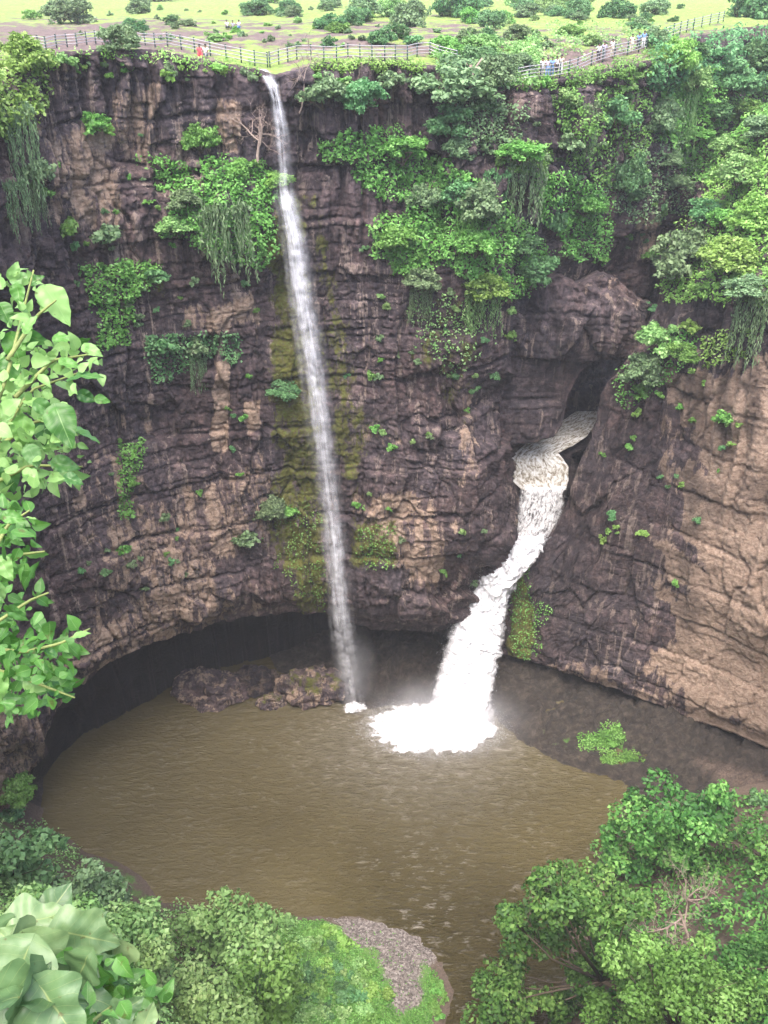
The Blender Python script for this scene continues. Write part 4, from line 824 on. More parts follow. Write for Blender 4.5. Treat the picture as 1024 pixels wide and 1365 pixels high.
rs = np.random.RandomState(14); U = rs.uniform(430, 600, 6000); Vv = rs.uniform(1215, 1360, 6000); G0 = PZ(U, Vv, 0.7); hz = height(G0[:, 0], G0[:, 1]); ok = (polydist(U, Vv, GRAV) + rs.normal(size=6000) * 6 > 0) & (hz > 0.03)
C = np.stack([G0[:, 0], G0[:, 1], hz + 0.02], -1)[ok]; n = len(C); sz = 0.03 + 0.09 * rs.uniform(0, 1, n) ** 3
o8 = np.array([[1, 0, 0], [0, 1, 0], [-1, 0, 0], [0, -1, 0], [0, 0, 0.7], [0, 0, -0.5]], float); f8 = np.array([[0, 1, 4], [1, 2, 4], [2, 3, 4], [3, 0, 4], [1, 0, 5], [2, 1, 5], [3, 2, 5], [0, 3, 5]])
V = (C[:, None] + o8[None] * sz[:, None, None] * rs.uniform(0.6, 1.4, (n, 6, 1))).reshape(-1, 3); F = (f8[None] + 6 * np.arange(n)[:, None, None]).reshape(-1, 3)
k = M('pebble'); k.set(Base_Color=k.ramp(k.attr('tint'), [(0, (0.09, 0.075, 0.07)), (0.6, (0.22, 0.19, 0.175)), (1, (0.45, 0.41, 0.38))]), Roughness=0.85)
o = link('pebbles', mesh_np('pebbles', V, F, True, None, {'tint': np.repeat(rs.uniform(0, 1, n), 8)}), k.m); tag(o, 'grey pebbles strewn over the gravel tip of the bank', 'pebbles', kind='stuff')

# ------------------------------------------------------------------ bare trees
def bare_tree(base, d, length, rad, depth, label, seed, up=0.2, spread=0.75):
    rs = np.random.RandomState(seed); out = []
    branch_parts(rs, (0, 0, 0), d, length, rad, depth, out, up, spread, 2, 3)
    o = link('bare_tree', mesh_parts('bare_tree', out), DEADWOOD, None, base); tag(o, label, 'bare tree'); return o
h = P(917, 1262, 50.0); bare_tree(h, (-0.05, 0.15, 1), 4.0, 0.17, 5, 'leafless pale tree among the green trees at bottom right', 31, 0.25, 0.8)
h = cast(345, 215); bare_tree(np.array(h[0]) + [0, -0.8, 0], (-0.1, -0.2, 1), 3.4, 0.17, 5, 'leafless pale tree left of the lip of the thin fall', 36, 0.12, 1.0)
h = cast(400, 150); bare_tree(np.array(h[0]) + [0, -0.6, 0], (0.3, -0.3, 0.6), 3.6, 0.09, 3, 'bare twigs right of the lip of the thin fall', 37, 0.0, 0.9)
h = cast(627, 118); o = link('broken_tree', mesh_parts('broken_tree', [tube([(0, 0, 0), (0.1, 0, 1.2), (-0.1, 0, 2.6)], [0.3, 0.24, 0.16], 7), tube([(0, 0, 1.6), (0.5, 0, 2.5), (1.0, 0, 3.2)], [0.14, 0.1, 0.05], 5), tube([(-0.05, 0, 2.0), (-0.6, 0.1, 2.8)], [0.12, 0.05], 5)]), DEADWOOD, None, np.array(h[0]) + [0, -0.7, -0.4]); tag(o, 'pale broken trunk among the bushes right of the middle railing', 'tree')

# ------------------------------------------------------------------ boulders in the cave mouth
def boulder(u, v, w, hgt, label, seed, moss=0.0, Yd=None):
    import bmesh
    bm = bmesh.new(); bmesh.ops.create_icosphere(bm, subdivisions=6, radius=1.0); co = np.array([q.co for q in bm.verts]); F = np.array([[q.index for q in f.verts] for f in bm.faces]); bm.free()
    c = PZ(u, v, 0.6) if Yd is None else P(u, v, Yd); sc = w * proj(c)[2] / FPX / 2
    q = co * np.array([sc, sc * 0.55, sc * hgt]); q += co * (0.22 * sc * fbm(co * 1.1 + seed, 3, seed) + 0.10 * sc * ridge(co * 2.2 + seed, 3, seed + 5) + 0.05 * fbm(co * 7, 3, seed))[:, None]
    me = mesh_np('boulder', q, F, True, {'tan': np.full(len(q), 0.42), 'moss': moss * sstep(0.2, 0.9, co[:, 2] + 0.4 * perlin(co * 2, 4)), 'wet': np.full(len(q), 0.9 if seed == 8 else 0.1)})
    o = link('boulder', me, ROCK, None, c - np.array([0, 0, 0.3])); tag(o, label, 'boulder'); return o
boulder(280, 922, 92, 0.50, 'large reddish boulder furthest left in the cave mouth', 3)
boulder(338, 908, 70, 0.42, 'dark grey boulder set back between the two reddish boulders in the cave mouth', 8)
boulder(416, 920, 92, 0.66, 'mossy reddish boulder beside the foot of the thin fall', 5, 0.5)
boulder(362, 934, 36, 0.6, 'small boulder with a green tuft at the water line', 12, 0.4)
bush(366, 948, 12, 'bright', 'tiny bright tuft at the foot of the small boulder', 0.7, name='tuft', cat='tuft')

# ------------------------------------------------------------------ falling water
def ribbon(tab, nseg, ncross, bulge, seed, layers=1, spread=0.35, rough=0.0):
    """tab rows: left u, right u, v, Y -> one or several cross-curved sheets; uv = across, metres along"""
    tab = np.array(tab, float); s = np.concatenate([[0], np.cumsum(np.linalg.norm(np.diff(P((tab[:, 0] + tab[:, 1]) / 2, tab[:, 2], tab[:, 3]), axis=0), axis=1))])
    q = np.linspace(0, s[-1], nseg); row = [np.interp(q, s, tab[:, k]) for k in range(4)]
    Vs, Fs, UV, LY = [], [], [], []
    for l in range(layers):
        a = np.linspace(-1, 1, ncross); uu = (row[0] + row[1])[:, None] / 2 + (row[1] - row[0])[:, None] / 2 * a[None] * (1 + 0.1 * l)
        G = P(uu, row[2][:, None] + 0 * uu, row[3][:, None] + 0 * uu); half = np.linalg.norm(G[:, -1] - G[:, 0], axis=1)[:, None] / 2
        G[..., 1] -= bulge * half * np.sqrt(np.clip(1 - a * a, 0, 1))[None] + (l - layers / 2) * spread
        if rough > 0:
            n = fbm(G * np.array([0.9, 0.9, 0.5]), 4, seed + l) + 0.6 * np.clip(perlin(G * np.array([2.6, 2.6, 1.6]), seed + 20), -1, 1)
            G[..., 1] -= rough * n; G[..., 2] += rough * 0.4 * perlin(G * 1.1, seed + 30); G[..., 0] += rough * 0.8 * fbm(G * np.array([0.8, 0.8, 0.9]), 3, seed + 40) * np.abs(a)[None] ** 2
        Fs.append(grid_faces(nseg, ncross) + sum(len(x) for x in Vs)); Vs.append(G.reshape(-1, 3))
        UV.append(np.stack([(a[None] * 0.5 + 0.5) + 0 * uu, q[:, None] + 0 * uu], -1).reshape(-1, 2)); LY.append(np.full(G.size // 3, float(l)))
    return np.concatenate(Vs), np.concatenate(Fs), np.concatenate(UV), np.concatenate(LY)
def mat_fall(name, gain, off, edge, sx, sy, col, coarse):
    k = M(name); uv = k.node('ShaderNodeUVMap', uv_map='UVMap').outputs[0]; ly = k.attr('layer')
    sep = k.node('ShaderNodeSeparateXYZ', {0: uv}); vec = k.node('ShaderNodeCombineXYZ', {0: k.math('MULTIPLY', sep.outputs[0], sx), 1: k.math('MULTIPLY', sep.outputs[1], sy), 2: k.math('MULTIPLY', ly, 3.7)}).outputs[0]
    n = k.noise(vec, 1.0, 6, 0.68, 0.25); n2 = k.noise(k.pos(), coarse, 4, 0.6)
    prof = k.math('SUBTRACT', 1.0, k.math('POWER', k.math('ABSOLUTE', k.math('SUBTRACT', k.math('MULTIPLY', sep.outputs[0], 2.0), 1.0)), edge))
    a = k.math('ADD', k.math('MULTIPLY', k.math('SUBTRACT', k.math('ADD', k.math('MULTIPLY', n, 0.75), k.math('MULTIPLY', n2, 0.25)), 0.5), gain), off)
    a = k.math('MULTIPLY', k.math('ADD', a, 0.0, True), k.math('MULTIPLY', prof, k.attr('dens')), True)
    k.set(Base_Color=(*col, 1), Roughness=0.55, Alpha=a); k.b.inputs['Specular IOR Level'].default_value = 0.3
    return k.m
f1 = [(340, 356, 92, 98.5), (350, 366, 103, 96.5), (357, 371, 115, 94.6), (360, 375, 128, 94.4), (361, 382, 150, 94.4), (363, 388, 185, 94.3), (365, 392, 225, 94.2), (364, 394, 250, 93.6), (366, 402, 275, 93.2), (373, 412, 320, 93.0), (383, 424, 400, 92.9), (395, 436, 480, 92.9), (406, 448, 560, 92.9), (417, 456, 640, 93), (424, 461, 690, 93), (428, 468, 740, 93), (433, 472, 800, 93.2), (440, 478, 860, 93.6), (448, 484, 910, 94), (452, 490, 946, 94.3)]
f1 = [((l + r) / 2 - (r - l) * (0.5 if v < 120 else 0.39), (l + r) / 2 + (r - l) * (0.5 if v < 120 else 0.39), v, y) for l, r, v, y in f1]
def widen(tab, s): return [((l + r) / 2 - (r - l) / 2 * s, (l + r) / 2 + (r - l) / 2 * s, v, y) for l, r, v, y in tab]
def veil_density(V): return np.interp(proj(V)[1], [90, 130, 200, 235, 250, 262, 300, 500, 640, 690, 700, 800, 946], [0.9, 1.0, 0.40, 0.2, 0.2, 0.85, 0.95, 0.75, 0.45, 0.45, 0.95, 0.65, 0.42])
V, F, UV, LY = ribbon(widen(f1, 0.78), 420, 15, 0.45, 3, 3, 0.28, 0.18); dens = veil_density(V)
V2, F2, UV2, LY2 = ribbon(widen(f1, 1.35), 420, 15, 0.45, 6, 2, 0.5, 0.2); F = np.concatenate([F, F2 + len(V)]); V = np.concatenate([V, V2]); UV = np.concatenate([UV, UV2]); LY = np.concatenate([LY, LY2 + 5.0]); dens = np.concatenate([dens, 0.42 * veil_density(V2)])
root = empty('waterfall', PZ(470, 944)); tag(root, 'tall thin waterfall dropping in one long veil from the plateau rim', 'waterfall'); rb = np.array(root.location)
link('water_veil', mesh_np('water_veil', V - rb, F, True, {'layer': LY, 'dens': dens}, None, UV), mat_fall('veil_water', 5.2, 0.30, 1.2, 3.4, 0.07, (0.86, 0.86, 0.92), 0.8), root)
k = M('bright_water'); k.set(Base_Color=(0.9, 0.9, 0.94, 1), Roughness=0.5, Alpha=0.55); BRIGHTW = k.m

f2 = [(680, 731, 710, 105.9), (666, 719, 728, 104.6), (653, 706, 745, 103.6), (639, 686, 770, 102.8), (630, 674, 790, 102.6), (620, 669, 810, 101.6), (606, 667, 835, 100.4), (598, 662, 860, 99.0), (590, 655, 890, 97.4), (582, 650, 920, 95.8), (570, 652, 950, 94.2), (560, 656, 968, 92.8)]
root2 = empty('waterfall', PZ(610, 960)); tag(root2, 'broad white roaring waterfall bursting out of the narrow gorge', 'waterfall'); rb2 = np.array(root2.location)
V, F, UV, LY = ribbon(f2, 260, 44, 0.6, 13, 3, 0.6, 0.62)
link('white_jet', mesh_np('white_jet', V - rb2, F, True, {'layer': LY, 'dens': np.ones(len(V)) * 1.6}, None, UV), mat_fall('white_water', 4.0, 0.68, 3.0, 7.0, 0.30, (0.86, 0.86, 0.90), 1.6), root2)
f2v = [(692, 755, 646, 108.3), (696, 753, 652, 107.9), (694, 752, 662, 107.7), (691, 749, 680, 107.4), (688, 742, 700, 107.0), (684, 733, 716, 106.6)]
V, F, UV, LY = ribbon(f2v, 90, 40, 0.25, 16, 2, 0.2, 0.12)
link('upper_veil', mesh_np('upper_veil', V - rb2, F, True, {'layer': LY, 'dens': np.ones(len(V))}, None, UV), mat_fall('lacy_water', 5.5, 0.44, 7.0, 16.0, 0.9, (0.88, 0.87, 0.88), 3.0), root2)
# spray flung from the edges of the jet
rs = np.random.RandomState(9); n = 9000; tt = rs.uniform(0, 1, n); t2 = np.array(f2); row = [np.interp(tt, np.linspace(0, 1, len(t2)), t2[:, kk]) for kk in range(4)]
side = rs.uniform(-1, 1, n); side = np.sign(side) * np.abs(side) ** 0.5; cu = (row[0] + row[1]) / 2 + side * (row[1] - row[0]) / 2 * (1 + np.abs(rs.normal(size=n)) * 0.16)
C = P(cu, row[2] + rs.normal(size=n) * 5, row[3] - rs.uniform(-0.3, 1.6, n)) - rb2
m = 5000; th_ = rs.uniform(0, 6.28, m); rr_ = 1 + np.abs(rs.normal(size=m)) * 0.10 - rs.uniform(0, 0.25, m); cc_ = PZ(577, 971)
C = np.concatenate([C, np.stack([cc_[0] + 9.3 * rr_ * np.cos(th_), cc_[1] + 5.4 * rr_ * np.sin(th_), np.abs(rs.normal(size=m)) * 0.35 + 0.1], -1) - rb2]); n += m
V, F = leaf_cloud(C, rs.normal(size=C.shape), rs.uniform(0.04, 0.15, n), rs.uniform(0.03, 0.11, n), rs, 0.0)
link('spray', foliage_mesh('spray', V, F, rs.uniform(0, 1, n)), BRIGHTW, root2)

# the stream between the gorge cave and the fall
k = M('stream_water'); uv = k.node('ShaderNodeUVMap', uv_map='UVMap').outputs[0]; sc_ = k.node('ShaderNodeMapping', {0: uv, 3: (4.5, 0.40, 1)}).outputs[0]
n1 = k.noise(sc_, 3.0, 7, 0.74, 0.6); c = k.ramp(n1, [(0.34, (0.10, 0.076, 0.048)), (0.44, (0.34, 0.29, 0.22)), (0.52, (0.74, 0.71, 0.66)), (0.62, (0.92, 0.92, 0.93))])
k.set(Base_Color=c, Roughness=0.4, Normal=k.bump(n1, 0.7, 0.4)); STREAM = k.m
st_ = [(768, 800, 548, 119), (752, 797, 560, 117), (735, 791, 570, 115), (714, 782, 582, 112.6), (698, 764, 594, 111.2), (686, 744, 604, 110.2), (680, 750, 611, 109.6), (679, 758, 622, 109.2), (682, 758, 640, 108.8), (696, 754, 653, 108.4)]
V, F, UV, LY = ribbon(st_, 120, 40, 0.0, 21, 1, 0.0, 0.07)
o = link('stream', mesh_np('stream', V, F, True, None, None, UV), STREAM); tag(o, 'foaming brown and white stream rushing out of the gorge cave', 'stream', kind='structure')
# rocky bed carrying the stream
st_b = [(a - 14, b + 16, v + 3, y + 0.9) for a, b, v, y in st_]
V, F, UV, LY = ribbon(st_b, 60, 24, -0.25, 22, 1, 0.0, 0.3)
o = link('stream_bed', mesh_np('stream_bed', V, F, True, {'wet': np.ones(len(V)), 'tan': np.zeros(len(V)), 'moss': np.zeros(len(V))}), ROCK); tag(o, 'dark wet rock bed of the stream in the gorge', 'stream bed', kind='structure')

# foam at the foot of the white fall
nr, nc = 70, 130; rr = np.linspace(0, 1, nr)[:, None]; th = np.linspace(0, 2 * math.pi, nc)[None]
cx, cyy = PZ(577, 971)[:2]; ed = 1 + 0.16 * perlin(np.stack([3 * np.cos(th), 3 * np.sin(th), 0 * th], -1)) + 0.10 * perlin(np.stack([9 * np.cos(th), 9 * np.sin(th), 0 * th + 4], -1))
X = cx + rr * ed * np.cos(th) * 9.3; Y = cyy + rr * ed * np.sin(th) * 5.4; q = np.stack([X, Y, 0 * X], -1)
hgt = np.exp(-((X - cx - 2.6) / 3.8) ** 2 - ((Y - cyy - 0.8) / 2.6) ** 2) * 2.6
Z = 0.14 + hgt * (0.8 + 0.5 * fbm(q * 0.7, 3, 33)) + (0.30 * np.abs(fbm(q * 1.4, 3, 34)) + 0.08 * fbm(q * 4, 2, 35)) * (1 - rr ** 3)
k = M('foam'); p = k.pos(); fa = k.math('ADD', k.attr('dens'), k.math('MULTIPLY', k.math('SUBTRACT', k.noise(p, 0.9, 7, 0.75), 0.5), 2.2))
k.set(Base_Color=(0.93, 0.93, 0.95, 1), Roughness=0.6, Alpha=k.ramp(fa, [(0.35, 0), (0.62, 1)])); k.b.inputs['Specular IOR Level'].default_value = 0.2; FOAM = k.m
o = link('foam', mesh_np('foam', np.stack([X, Y, Z], -1).reshape(-1, 3), grid_faces(nr, nc), True, {'dens': (1.5 * (1 - rr ** 2.2) + 0 * th).ravel()}), FOAM); tag(o, 'churning white foam where the broad fall hits the pool', 'foam', kind='stuff')
nr, nc = 24, 50; rr = np.linspace(0, 1, nr)[:, None]; th = np.linspace(0, 2 * math.pi, nc)[None]; c0 = PZ(474, 944); X = c0[0] + rr * np.cos(th) * 2.2; Y = c0[1] + rr * np.sin(th) * 1.6
Z = 0.15 + 0.5 * np.exp(-(rr / 0.4) ** 2) * (1 + 0.5 * perlin(np.stack([X, Y, 0 * X], -1) * 2)) + 0 * th
o = link('foam', mesh_np('foam', np.stack([X, Y, Z], -1).reshape(-1, 3), grid_faces(nr, nc), True, {'dens': (0.95 * (1 - rr ** 1.5) + 0 * th).ravel()}), FOAM); tag(o, 'small white splash at the foot of the thin fall', 'foam', kind='stuff')

# mist: soft clouds of spray round the feet of both falls
def mist(c, rad, dens, label):
    import bmesh
    bm = bmesh.new(); bmesh.ops.create_icosphere(bm, subdivisions=3, radius=1.0); me = bpy.data.meshes.new('mist'); bm.to_mesh(me); bm.free()
    k = M('mist_' + str(len(bpy.data.materials))); k.n.remove(k.b)
    tc = k.node('ShaderNodeTexCoord').outputs['Object']; ln = k.node('ShaderNodeVectorMath', {0: tc}, operation='LENGTH').outputs['Value']
    d = k.math('MULTIPLY', k.math('POWER', k.math('SUBTRACT', 1.0, ln, True), 1.4), dens)
    d = k.math('MULTIPLY', d, k.ramp(k.noise(k.pos(), 0.22, 3, 0.6), [(0.3, 0.35), (0.7, 1.5)]))
    vol = k.node('ShaderNodeVolumePrincipled', {'Color': (0.95, 0.95, 1, 1), 'Density': d, 'Anisotropy': 0.2}); k.t.links.new(vol.outputs[0], k.out.inputs['Volume'])
    o = link('mist', me, k.m, None, c); o.scale = rad; tag(o, label, 'mist', kind='stuff')
mist(PZ(590, 950) + [0.3, -3.5, 1.5], (13, 9, 6.0), 0.22, 'pale mist drifting round the foot of the broad white fall')
mist(PZ(472, 930) + [0.3, 0.3, 4.0], (3.4, 3.0, 9), 0.22, 'pale mist round the foot of the thin fall')

# ------------------------------------------------------------------ railings
POST = mat_plain('dark_green_post', (0.025, 0.07, 0.055), 0.6, 0.2, 6); RAILM = mat_plain('weathered_rail', (0.36, 0.34, 0.36), 0.6, 0.2, 4)
BLUEM = mat_plain('blue_paint', (0.12, 0.30, 0.42), 0.6, 0.2, 4)
def railing(px, label, hh=1.3, rails=4, pm=POST, rm=RAILM, thick=0.075):
    pts = []
    for u, v in px:
        h = cast(u, v); pts.append(np.array(h[0]))
    root = empty('railing', pts[0]); tag(root, label, 'railing')
    pm_ = None
    for p_ in pts:
        if pm_ is None:
            V, F = merge([boxp((0, 0, hh / 2 - 0.25), (thick * 1.6, thick * 1.6, hh + 0.5)), boxp((0, 0, hh + 0.03), (thick * 2.0, thick * 2.0, 0.06))]); pm_ = mesh_np('post', V, F, False); pm_.materials.append(pm)
        link('post', pm_, None, root, p_ - pts[0])
    for r_ in range(rails):
        z = hh * (0.25 + 0.68 * r_ / (rails - 1)); prt = []
        for a, b in zip(pts[:-1], pts[1:]):
            a_ = a - pts[0] + [0, -thick * 1.2, z]; b_ = b - pts[0] + [0, -thick * 1.2, z]; prt.append(tube([a_, b_], thick * 0.6, 4))
        link('rail', mesh_parts('rail', prt, False), rm, root)
railing([(22, 66), (38, 66), (52, 66), (62, 68), (76, 64), (90, 63), (103, 62), (116, 60), (128, 58), (141, 60), (154, 58), (166, 58), (181, 59), (194, 61), (207, 63), (224, 62), (242, 66), (260, 70), (281, 75), (302, 80), (322, 84), (340, 88), (357, 90)], 'long railing with dark posts along the rim left of the thin fall', 1.35)
railing([(360, 90), (372, 86), (384, 83), (396, 80), (415, 80), (432, 82), (449, 82), (464, 79), (480, 80), (496, 81), (513, 81), (527, 81), (543, 80), (556, 76), (573, 75), (586, 80), (609, 86)], 'middle railing with dark posts right of the thin fall', 1.4)
railing([(690, 111), (705, 108), (720, 106), (734, 106), (746, 104), (758, 101), (769, 97), (788, 88), (803, 83), (819, 78), (836, 74), (851, 70), (861, 66)], 'railing in front of the standing people above the right cliff', 1.5)
railing([(866, 62), (878, 58), (886, 54), (897, 49), (906, 46), (915, 43), (924, 40), (935, 37), (946, 34), (957, 31), (964, 29)], 'far railing climbing away to the upper right', 1.5)

# ------------------------------------------------------------------ people
SKIN = mat_plain('skin', (0.22, 0.12, 0.08), 0.6, 0.1, 20); HAIR = mat_plain('black_hair', (0.012, 0.010, 0.009), 0.6, 0.2, 20)
CL = {'red': mat_plain('red_cloth', (0.75, 0.10, 0.12), 0.85, 0.15, 9), 'white': mat_plain('white_cloth', (0.78, 0.77, 0.76), 0.85, 0.08, 9), 'blue': mat_plain('blue_cloth', (0.16, 0.28, 0.58), 0.85, 0.15, 9), 'dark': mat_plain('dark_cloth', (0.04, 0.04, 0.055), 0.85, 0.2, 9),
      'grey': mat_plain('grey_cloth', (0.32, 0.32, 0.36), 0.85, 0.15, 9), 'cream': mat_plain('cream_cloth', (0.70, 0.62, 0.48), 0.85, 0.1, 9), 'lilac': mat_plain('lilac_cloth', (0.45, 0.40, 0.62), 0.85, 0.1, 9)}
def skin_mesh(name, verts, edges, radii, root=0):
    me = bpy.data.meshes.new(name); me.from_pydata(verts, edges, []); o = bpy.data.objects.new(name, me); COL.objects.link(o)
    o.modifiers.new('s', 'SKIN'); sm = o.modifiers.new('d', 'SUBSURF'); sm.levels = 1; sm.render_levels = 1
    for i, r_ in enumerate(radii): d = me.skin_vertices[0].data[i]; d.radius = (r_, r_) if not isinstance(r_, tuple) else r_; d.use_root = (i == root)
    dg = bpy.context.evaluated_depsgraph_get(); dg.update(); m2 = bpy.data.meshes.new_from_object(o.evaluated_get(dg)); bpy.data.objects.remove(o); m2.name = name; m2.materials.clear(); return m2
def person_meshes(pose):
    sit = pose == 'sit'; hz = 0.28 if sit else 0.94
    J = {'pel': (0, 0, hz), 'waist': (0, 0.0, hz + 0.18), 'chest': (0, 0.02, hz + 0.38), 'neck': (0, 0.0, hz + 0.54), 'head': (0, -0.02, hz + 0.66), 'top': (0, -0.01, hz + 0.75), 'nose': (0, -0.12, hz + 0.655)}
    for s, n in ((-1, 'l'), (1, 'r')):
        J['sh' + n] = (0.18 * s, 0.01, hz + 0.47)
        if pose == 'lean': J['el' + n] = (0.27 * s, -0.18, hz + 0.27); J['wr' + n] = (0.2 * s, -0.40, hz + 0.27); hd = (0, -1, 0)
        elif sit: J['el' + n] = (0.25 * s, -0.1, hz + 0.22); J['wr' + n] = (0.16 * s, -0.32, hz + 0.18); hd = (0, -1, -.1)
        else: J['el' + n] = (0.25 * s, 0.03, hz + 0.22); J['wr' + n] = (0.26 * s, -0.06, hz - 0.02); hd = (0, -.15, -1)
        J['pa' + n] = tuple(a + 0.08 * b for a, b in zip(J['wr' + n], hd))
        for i_ in range(4):
            o_ = (i_ - 1.5) * 0.02; J['f%d' % i_ + n] = tuple(a + (0.16 + (0.02 if i_ in (1, 2) else 0)) * b + c_ for a, b, c_ in zip(J['wr' + n], hd, (o_, 0, 0)))
        J['th' + n] = tuple(a + 0.09 * b + c_ for a, b, c_ in zip(J['wr' + n], hd, (-0.05 * s, -.02, 0)))
        J['hip' + n] = (0.10 * s, 0, hz - 0.04)
        if sit: J['kn' + n] = (0.17 * s, -0.42, hz + 0.12); J['an' + n] = (0.14 * s, -0.55, 0.07); J['to' + n] = (0.15 * s, -0.72, 0.04)
        else: J['kn' + n] = (0.11 * s, -0.02, 0.50); J['an' + n] = (0.11 * s, 0.02, 0.08); J['to' + n] = (0.13 * s, -0.14, 0.04)
    names = list(J); idx = {n: i for i, n in enumerate(names)}
    E = [('pel', 'waist'), ('waist', 'chest'), ('chest', 'neck'), ('neck', 'head'), ('head', 'top'), ('head', 'nose')]
    for n in 'lr': E += [('chest', 'sh' + n), ('sh' + n, 'el' + n), ('el' + n, 'wr' + n), ('wr' + n, 'pa' + n), ('pa' + n, 'th' + n), ('pel', 'hip' + n), ('hip' + n, 'kn' + n), ('kn' + n, 'an' + n), ('an' + n, 'to' + n)] + [('pa' + n, 'f%d' % i_ + n) for i_ in range(4)]
    Rr = {'pel': .13, 'waist': .12, 'chest': .14, 'neck': .055, 'head': .095, 'top': .075, 'nose': .014, 'sh': .065, 'el': .042, 'wr': .028, 'pa': .034, 'th': .009, 'hip': .085, 'kn': .055, 'an': .038, 'to': .035}
    rad = [Rr.get(n, Rr.get(n[:-1], .009)) for n in names]
    body = skin_mesh('body', [J[n] for n in names], [(idx[a], idx[b]) for a, b in E], rad)
    sub = ['pel', 'waist', 'chest', 'shl', 'shr', 'ml', 'mr']; J2 = dict(J); 
    for n in 'lr': J2['m' + n] = tuple(0.35 * a + 0.65 * b for a, b in zip(J['sh' + n], J['el' + n]))
    i2 = {n: i for i, n in enumerate(sub)}; shirt = skin_mesh('shirt', [J2[n] for n in sub], [(i2[a], i2[b]) for a, b in (('pel', 'waist'), ('waist', 'chest'), ('chest', 'shl'), ('chest', 'shr'), ('shl', 'ml'), ('shr', 'mr'))], [.155, .15, .165, .085, .085, .07, .07])
    sub = ['pel', 'hipl', 'hipr', 'knl', 'knr', 'cl', 'cr']
    for n in 'lr': J2['c' + n] = tuple(0.15 * a + 0.85 * b for a, b in zip(J['kn' + n], J['an' + n]))
    i2 = {n: i for i, n in enumerate(sub)}; tro = skin_mesh('trousers', [J2[n] for n in sub], [(i2[a], i2[b]) for a, b in (('pel', 'hipl'), ('pel', 'hipr'), ('hipl', 'knl'), ('hipr', 'knr'), ('knl', 'cl'), ('knr', 'cr'))], [.145, .105, .105, .08, .08, .065, .065])
    hx = J['head']; th = []; n = 10
    hv = [(hx[0] + 0.118 * math.sin(a) * math.cos(b), hx[1] + 0.035 + 0.118 * math.sin(a) * math.sin(b), hx[2] + 0.06 + 0.105 * math.cos(a)) for a in np.linspace(0.05, 1.9, 6) for b in np.linspace(0, 2 * math.pi, n, endpoint=False)]
    F = []
    for i in range(5):
        for j in range(n): F.append((i * n + j, (i + 1) * n + j, (i + 1) * n + (j + 1) % n, i * n + (j + 1) % n))
    hair = mesh_np('hair', np.array(hv), np.array(F), True)
    return body, shirt, tro, hair
PM = {p_: person_meshes(p_) for p_ in ('stand', 'lean', 'sit')}
def person(u, v, pose, sh, tr, label, rz=0.0, group=None, at=None):
    h = cast(u, v); root = empty('person', np.array(h[0]), rz); tag(root, label, 'person', group); root.scale = (1.12,) * 3
    for nm, me, m in zip(('body', 'shirt', 'trousers', 'hair'), PM[pose], (SKIN, CL[sh], CL[tr], HAIR)):
        me = me.copy(); me.materials.clear(); me.materials.append(m); link(nm, me, None, root)
person(267, 77, 'sit', 'red', 'red', 'person in red sitting on the rim in front of the left railing', 0.2)
person(275, 77, 'sit', 'white', 'grey', 'person in white sitting beside the one in red', -0.2)
person(303, 39, 'sit', 'white', 'dark', 'person in a white top, leftmost of the seated group on the plateau', 0.5)
person(311, 40, 'sit', 'grey', 'dark', 'person in grey, middle of the seated group on the plateau', 0.0)
person(319, 39, 'sit', 'white', 'blue', 'person in white and blue, rightmost of the seated group on the plateau', -0.5)
person(722, 104, 'stand', 'white', 'grey', 'person in a white top and grey trousers, leftmost at the right railing', 0.3)
person(729, 104, 'lean', 'lilac', 'blue', 'person in lilac and blue leaning on the right railing', 0.1)
person(735, 104, 'lean', 'blue', 'blue', 'person dressed all in blue leaning on the right railing', -0.2)
person(741, 102, 'stand', 'white', 'dark', 'person in white and black beside the one in blue', 0.8)
person(747, 100, 'stand', 'cream', 'white', 'person in cream and white, rightmost of the first group at the rail', -0.6)
person(797, 83, 'stand', 'white', 'dark', 'person in white and black, left of the middle trio at the rail', 0.2)
person(804, 81, 'stand', 'lilac', 'grey', 'person in lilac and grey, middle of the trio at the rail', -0.4)
person(815, 77, 'stand', 'white', 'cream', 'person in white and cream, right of the middle trio at the rail', 0.5)
person(841, 70, 'stand', 'cream', 'cream', 'person all in cream at the bend of the right railing', 0.3)
person(850, 68, 'lean', 'blue', 'dark', 'person in blue and black at the bend of the right railing', 0.0)
person(857, 65, 'stand', 'blue', 'white', 'person in blue and white at the far end of the right railing', -0.4)

# ------------------------------------------------------------------ close plants on the left, rooted on the slope under the viewpoint
def leaf_shape(n_u, n_v, heart=True, wave=0.06, seed=0, holes=False, lobed=False):
    """leaf of length 1 along +Y, folded along the midrib, drooping tip; grid n_u x n_v"""
    rs = np.random.RandomState(seed); t = np.linspace(0, 1, n_v)[:, None]; a = np.linspace(-1, 1, n_u)[None]
    w = 0.40 * np.sin(np.pi * np.clip(t, 0, 1) ** 0.62) ** 0.85 * (1 - 0.25 * t) + 0.004
    if lobed: w = w * (1 + 0.20 * np.sin(t * 13.0 + seed)) * 1.15
    X = w * a; Y = t - (0.16 * np.abs(a) ** 1.5 * (1 - t) ** 3 if heart else 0) + 0 * a
    q = np.stack([X * 3, Y * 3, 0 * X + seed * 1.7], -1)
    Z = 0.22 * np.abs(X) - 0.30 * t ** 2 * 0.7 + wave * perlin(q) + 0.02 * np.sin(t * 26 - np.abs(a) * 5) * np.abs(a)
    return np.stack([X, Y, Z + 0 * a], -1).reshape(-1, 3), grid_faces(n_v, n_u), (np.abs(a) + 0 * t).ravel(), (t + 0 * a).ravel()
